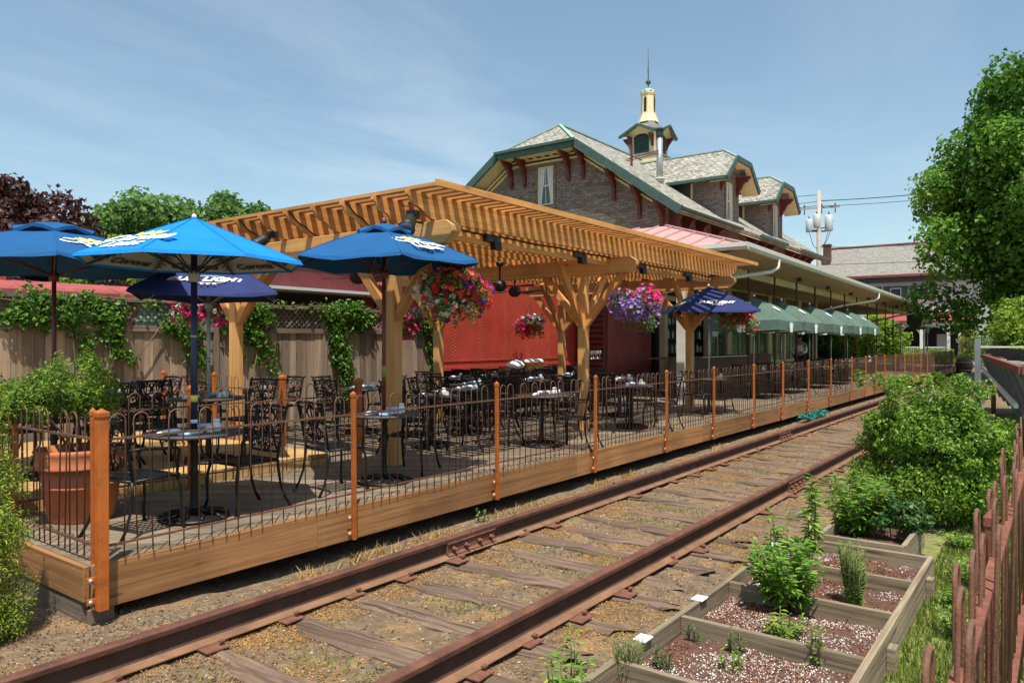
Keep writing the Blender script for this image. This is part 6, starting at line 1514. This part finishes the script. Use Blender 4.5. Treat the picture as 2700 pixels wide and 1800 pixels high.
def colplant(loc, label, H, R, mat, n, seed, ls=.16, cat='shrub'):
    t = thing('tall_shrub', label, cat, loc); mb = MB(); mb.tube([(0,0,0),(0,0,H*.8)], [.06,.02], 6); mb.build('stem', BARK, t)
    g = np.random.default_rng(seed); cs = [(R*.6*g.normal(), R*.6*g.normal(), z, R*g.uniform(.5,.9)) for z in np.linspace(.2*R, H-R*.5, 16)]
    P, d, _ = clumps(cs, n, .3); leaf_mesh('foliage', P, ls, mat, t, d, .4)
colplant((65.0,5.75,0), 'tall narrow yellowish climbing shrub at the corner of the porch', 4.0, .55, LF_YELLOW, 1500, 2)
colplant((66.0,4.9,0), 'dark green ivy mass to the right of the yellowish climber', 3.0, .75, LF_GREEN, 1600, 3)
# utility pole
TRANSF = plain('transformer_grey', (.50,.52,.53), .5, 0, .12, 3)
up = thing('utility_pole', 'grey wooden utility pole with three white transformers and crossarms', 'utility pole', (57.7, 14.5, 0))
mb = MB(); mb.tube([(0,0,0),(0,0,13.1)], [.19,.15], 12); mb.build('pole', WOODPOLE, up)
for q in (((-.75,1.05,11.75),(.95,-1.25,11.95)),((-.3,.4,10.1),(.3,-.4,10.1))): mb = MB(); mb.beam(*q, .10, .12); mb.build('crossarm', WOODPOLE, up)
for k, (x, y, z, s) in enumerate(((-.75,.5,10.45,.85),(-.65,-.02,10.75,.9),(-.2,-.75,10.6,1.05))):
    mb = MB(); mb.lathe([(.24*s,-.55*s),(.27*s,-.5*s),(.27*s,.48*s),(.20*s,.58*s),(0,.6*s)], 16, (x,y,z)); t_ = mb.build('transformer', TRANSF, up)
    mb = MB(); mb.lathe([(.05,.55*s),(.07,.65*s),(.03,.8*s),(0,.82*s)], 8, (x,y,z)); mb.tube([(x,y,z-.3),(0,0,z-.3)], .04, 6); mb.build('bushing', SIDING, t_)
for f in (0,.45,.8):
    mb = MB(); p = Vector((-.75,1.05,11.8)).lerp(Vector((.95,-1.25,12.0)), f+.08); mb.lathe([(.05,0),(.07,.1),(.03,.25),(0,.26)], 8, p); mb.tube([p, p-Z3*.5], .04, 5); mb.build('insulator', SIDING, up)
mb = MB()
for a, c in (((-1.0,.4,9.9),(0,0,9.0)),((-.2,-.7,10.0),(0,0,9.1)),((.5,-.9,10.9),(.1,-.1,9.0))):
    a, c = Vector(a), Vector(c); mb.tube([a.lerp(c, t)-Z3*(.55*math.sin(PI*t)) for t in np.linspace(0,1,9)], .02, 5)
mb.build('looped_cable', BLACK, up)
def wire(p, q, sag, lab, r=.022):
    p, q = Vector(p), Vector(q); mb = MB(); mb.tube([p.lerp(q, t)-Z3*(sag*4*t*(1-t)) for t in np.linspace(0,1,17)], r, 5); mb.build('power_line', BLACK, None, None, lab, 'cable', 'cables from the utility pole')
T = (57.7,14.5)
wire((T[0],T[1],12.35), (67,-6,14.6), .55, 'upper black cable running right from the utility pole', .035); wire((T[0],T[1],11.9+.05), (67,-6,14.0), .5, 'second black cable just below the upper one at the right')
wire((T[0],T[1],8.9), (64,-6,9.2), .25, 'middle cable crossing the sky below the transformers'); wire((T[0],T[1],7.6), (64,-6,7.9), .12, 'lower cable crossing in front of the distant slate roof'); wire((T[0],T[1],6.7), (64,-6,6.7), .1, 'lowest cable crossing the distant slate roof')
wire((T[0],T[1],12.8), (48,36,13.6), .5, 'highest cable running left behind the station dormer'); wire((T[0],T[1],12.3), (48,36,12.5), .5, 'second cable running left behind the station dormer'); wire((T[0],T[1],12.0), (48,36,11.9), .5, 'third cable running left behind the station dormer')
# hopper wagon at the right
WGREY = plain('grey_timber', (.20,.225,.22), .8, 0, .2, 4)
wg = thing('hopper_wagon', 'grey wooden hopper wagon with a rusty rim behind the round bush', 'wagon', (0,0,0))
a0 = Vector((24.3, 1.75, 0)); a1 = Vector((12.0, .40, 0)); dl = (a1-a0).normalized(); dr = Vector((-dl.y, dl.x, 0)); dr = dr if dr.y < 0 else -dr
def W(l, r, z): return a0+dl*l+dr*r+Z3*z
Lw = (a1-a0).length
mb = MB(); mb.add([W(0,0,1.42),W(Lw,0,1.42),W(Lw,1.7,1.42),W(0,1.7,1.42),W(.5,.35,.45),W(Lw-.5,.35,.45),W(Lw-.5,1.35,.45),W(.5,1.35,.45)], [(0,4,5,1),(1,5,6,2),(2,6,7,3),(3,7,4,0),(4,7,6,5)], None); mb.build('hopper_body', plain('wagon_grey', (.20,.21,.20), .8, 0, .25, 3), wg)
mb = MB(); strip(mb, [W(-.03,-.03,1.47),W(Lw,-.03,1.47),W(Lw,1.73,1.47),W(-.03,1.73,1.47),W(-.03,-.03,1.47)], .08, .11); mb.build('rim', REDRUST, wg)
mb = MB()
for k in range(16): mb.beam(W(.3+k*.72,.05,1.60+.03*math.sin(k)),W(.3+k*.72,1.65,1.60), .16, .10)
mb.build('black_cover', IRON, wg)
for l in np.arange(.8, Lw, 1.6): mb = MB(); mb.beam(W(l,-.02,1.40),W(l,.36,.40), .10, .08); mb.build('side_stake', WGREY, wg)
mb = MB(); mb.beam(W(.4,-.08,1.18),W(Lw-.2,-.08,.98), .05, .06); mb.build('side_rail', GUTTER, wg)
for r in (-.12, 1.82):
    mb = MB(); mb.beam(W(-.4,r,0),W(-.4,r,1.95), .14, .14); mb.build('end_post', WGREY, wg)
mb = MB(); mb.beam(W(-.4,-.12,1.72),W(-.4,1.82,1.72), .06, .05); mb.build('cross_bar', GUTTER, wg)
for l in (2.0, Lw-2.0):
    for r in (.1, 1.6):
        mb = MB(); p, q = W(l,r,.32), W(l,r+.08,.32); mb.tube([p,q], .32, 18); mb.build('wheel', RUST, wg)
for k in range(3):
    pass
wk = thing('plank_crossing', 'old plank crossing over the track beside the wagon', 'planks', (0,0,0))
for k in range(6): mb = MB(); mb.box((24.0+.52*k, 1.9, .02), (24.46+.52*k, 2.5, .12), (0,1,0)); mb.build('plank', GREY, wk)
# trees ---------------------------------------------------------------------
def tree(label, loc, H, R, cz, mat, n, ls, k, seed, trunk=.25, rr=(.26,.42), lower=-.6, cat='tree', name='tree', extra=(), sq=.85, group=None, aspect=.7):
    t = thing(name, label, cat, loc, 0, group); g = random.Random(seed); mb = MB()
    mb.tube([(0,0,-.2),(.05*trunk,.02,cz*.5),(0,.1,cz),(.1,0,cz+R[2]*.6)], [trunk*1.25,trunk,trunk*.7,trunk*.2], 10)
    for q in range(9):
        a = g.uniform(0,6.28); z0 = cz-R[2]*g.uniform(.2,.7); el = g.uniform(.3,.8); p = Vector((0,.05,max(.6,z0))); d = Vector((math.cos(a)*R[0]*.75, math.sin(a)*R[1]*.75, R[2]*el)); mb.tube([p, p+d*.5+Z3*.1*R[2], p+d], [trunk*.45,trunk*.25,trunk*.08], 6)
    mb.build('trunk', BARK, t)
    cs = crown((0,0,cz), R, k, rr, sq, seed, lower)+list(extra)
    P, d, idx = clumps(cs, n, .55); ct = np.random.default_rng(seed).uniform(-.18,.18,len(cs))[idx]
    tn = np.clip(rng.random(len(P))*.75+.12+ct, 0, 1)
    leaf_mesh('crown', P, ls, mat, t, d, .5, aspect=aspect, tone=tn); return t
tree('large dense green maple filling the right edge of the photo', (44.5, -.55, 0), 17, (7.5,7.5,7.6), 9.4, LF_MAPLE, 130000, .26, 330, 4, .35, (.12,.25), -.95, 'tree', 'maple_tree', [(-2.1,5.7,4.0,1.4),(-1.5,4.8,3.2,1.2),(-1.6,3.6,3.2,1.4),(-3.4,5.0,5.9,1.5),(-3.9,5.2,7.0,1.3),(-4.4,1.5,3.2,1.3),(-2.5,5.6,9.5,1.3),(-5,0,3.9,1.5),(-3.2,2.6,14.4,1.1),(0,0,9,4.5),(-2,1.5,7,3.6),(-1,2,5,2.6)])
tree('light yellow green tree below the large maple at the right edge', (38.2, .75, 0), 4, (2.5,2.2,2.2), 2.2, LF_LIME, 18000, .16, 60, 5, .15, (.22,.38), -.9)
tree('crimson leaved tree beyond the caboose at the left', (10.9, 32.0, 0), 9, (5.2,4.6,3.7), 4.7, LF_RED, 24000, .26, 80, 6, .25, (.22,.40), -.9)
tree('broad green tree standing behind the bright blue umbrella', (21.5, 42.0, 0), 10, (5.6,5.4,5.2), 5.8, LF_GREEN, 34000, .34, 80, 7, .3, (.2,.36), -.9)
tree('smaller rounded green tree right of the broad one behind the pergola corner', (24.8, 39.0, 0), 10, (3.6,3.6,4.5), 6.3, LF_GREEN, 22000, .32, 60, 8, .25, (.22,.38), -.9)
tree('yellow green shrub tree behind the faded red caboose roof', (12.3, 26.2, 0), 5, (2.5,1.9,2.7), 3.4, LF_LIME, 9000, .22, 46, 9, .15, (.24,.4), -.95)
tree('dark leaved tree whose tip shows above the pergola roof', (28.0, 38.0, 0), 10, (2.4,2.4,4.0), 6.2, LF_RED, 6000, .3, 36, 10, .2, (.22,.4), -.9)
tree('dark crimson hedge tree between the caboose and the green railcar', (10.0, 25.0, 0), 4, (4.2,1.6,2.1), 2.2, LF_RED, 9000, .2, 44, 11, .12, (.3,.5), -.95)
for k, (x, y, h, lb) in enumerate(((52, 13.0, 4.5, 'green tree seen through the open dining pavilion, left one'), (58, 10.8, 4.2, 'green tree seen through the open dining pavilion, middle one'), (60, 17.5, 5.0, 'green tree behind the pavilion near the utility pole'), (88, 1.0, 9, 'distant green tree behind the outbuilding at the right'), (80, -7.0, 11, 'distant green tree behind the light yellow green tree'), (46, 11.6, 3.2, 'low green tree just beyond the glazed dining wall'))):
    tree(lb, (x, y, 0), h, (2.6+h*.12,2.4+h*.1,h*.48), h*.52, LF_LIME if k in (0, 1, 5) else LF_GREEN, 6000, .24 if h < 8 else .4, 36, 20+k, .15, (.28,.45), -.95, group='green trees at the far end')
P = np.stack([rng.uniform(95,160,9000), rng.uniform(-60,70,9000), 5*rng.random(9000)**1.4+rng.uniform(0,2,9000)], 1)
leaf_mesh('distant_woods', P, 1.6, LF_GREEN, None, None, .4, kind='stuff', label='far belt of green woodland along the horizon', cat='woods')
P2 = np.stack([rng.uniform(-30,60,9000), rng.uniform(60,95,9000), 5*rng.random(9000)**1.4], 1)
leaf_mesh('distant_woods', P2, 1.6, LF_GREEN, None, None, .4, kind='stuff', label='far belt of green woodland behind the railcars', cat='woods')
# ------------------------------------------------------------------ sky, sun, camera
world = bpy.data.worlds.new('World'); scene.world = world; world.use_nodes = True; nt = world.node_tree; nt.nodes.clear()
sunv = Vector((-.29, -.27, 1)).normalized()
sky = N(nt, 'ShaderNodeTexSky', sky_type='NISHITA'); sky.sun_disc = False; sky.sun_elevation = math.asin(sunv.z); sky.sun_rotation = math.atan2(sunv.x, sunv.y)
sky.altitude = 100; sky.air_density = 1.0; sky.dust_density = 1.2; sky.ozone_density = 1.0
tc = N(nt, 'ShaderNodeTexCoord'); sp_ = N(nt, 'ShaderNodeSeparateXYZ'); nt.links.new(tc.outputs['Generated'], sp_.inputs[0])
mx_ = N(nt, 'ShaderNodeMath', operation='MAXIMUM'); nt.links.new(sp_.outputs[2], mx_.inputs[0]); mx_.inputs[1].default_value = .06
dv = N(nt, 'ShaderNodeVectorMath', operation='DIVIDE'); nt.links.new(tc.outputs['Generated'], dv.inputs[0])
cb = N(nt, 'ShaderNodeCombineXYZ'); [nt.links.new(mx_.outputs[0], cb.inputs[k]) for k in range(3)]; nt.links.new(cb.outputs[0], dv.inputs[1])
n1 = noise(nt, mapping(nt, dv.outputs[0], (.42,.9,1), (3.1,.6,0), (0,0,.9)), 1.0, 8, .58, .5)
n2 = noise(nt, mapping(nt, dv.outputs[0], (.25,.3,1), (1.7,4,0)), 1.0, 4, .5)
cf = N(nt, 'ShaderNodeMath', operation='MULTIPLY'); nt.links.new(maprange(nt, n1, .43, .9, 0, .72), cf.inputs[0]); nt.links.new(maprange(nt, n2, .35, .65, .1, .62), cf.inputs[1])
bg = N(nt, 'ShaderNodeBackground'); bg.inputs['Strength'].default_value = .112
tint = mixc(nt, 1.0, sky.outputs[0], (.97, 1.07, .99), 'MULTIPLY')
tint = mixc(nt, .08, tint, (5.2, 5.9, 6.4))
cm = mixc(nt, cf.outputs[0], tint, (6.6, 7.2, 7.4))
nt.links.new(cm, bg.inputs['Color'])
out = N(nt, 'ShaderNodeOutputWorld'); nt.links.new(bg.outputs[0], out.inputs['Surface'])
sl = bpy.data.lights.new('sun', 'SUN'); sl.energy = 4.8; sl.angle = math.radians(.55); sl.color = (1, .95, .86)
so = bpy.data.objects.new('sun', sl); C.objects.link(so); so.rotation_euler = sunv.to_track_quat('Z', 'Y').to_euler(); so.location = (0, 0, 40)
cam = bpy.data.cameras.new('camera'); cam.sensor_width = 36; cam.lens = 1949/2700*36; cam.clip_start = .05; cam.clip_end = 2000; cam.shift_y = .0008
co = bpy.data.objects.new('camera', cam); C.objects.link(co); co.location = (0, 0, 1.85); co.rotation_euler = (PI/2, 0, -math.radians(90-36.648))
scene.camera = co
scene.view_settings.view_transform = 'Standard'; scene.view_settings.look = 'None'; scene.view_settings.exposure = .5; scene.view_settings.gamma = 1
try:
    scene.cycles.max_bounces = 8; scene.cycles.diffuse_bounces = 3; scene.cycles.use_denoising = True; scene.cycles.transparent_max_bounces = 8
except Exception: pass
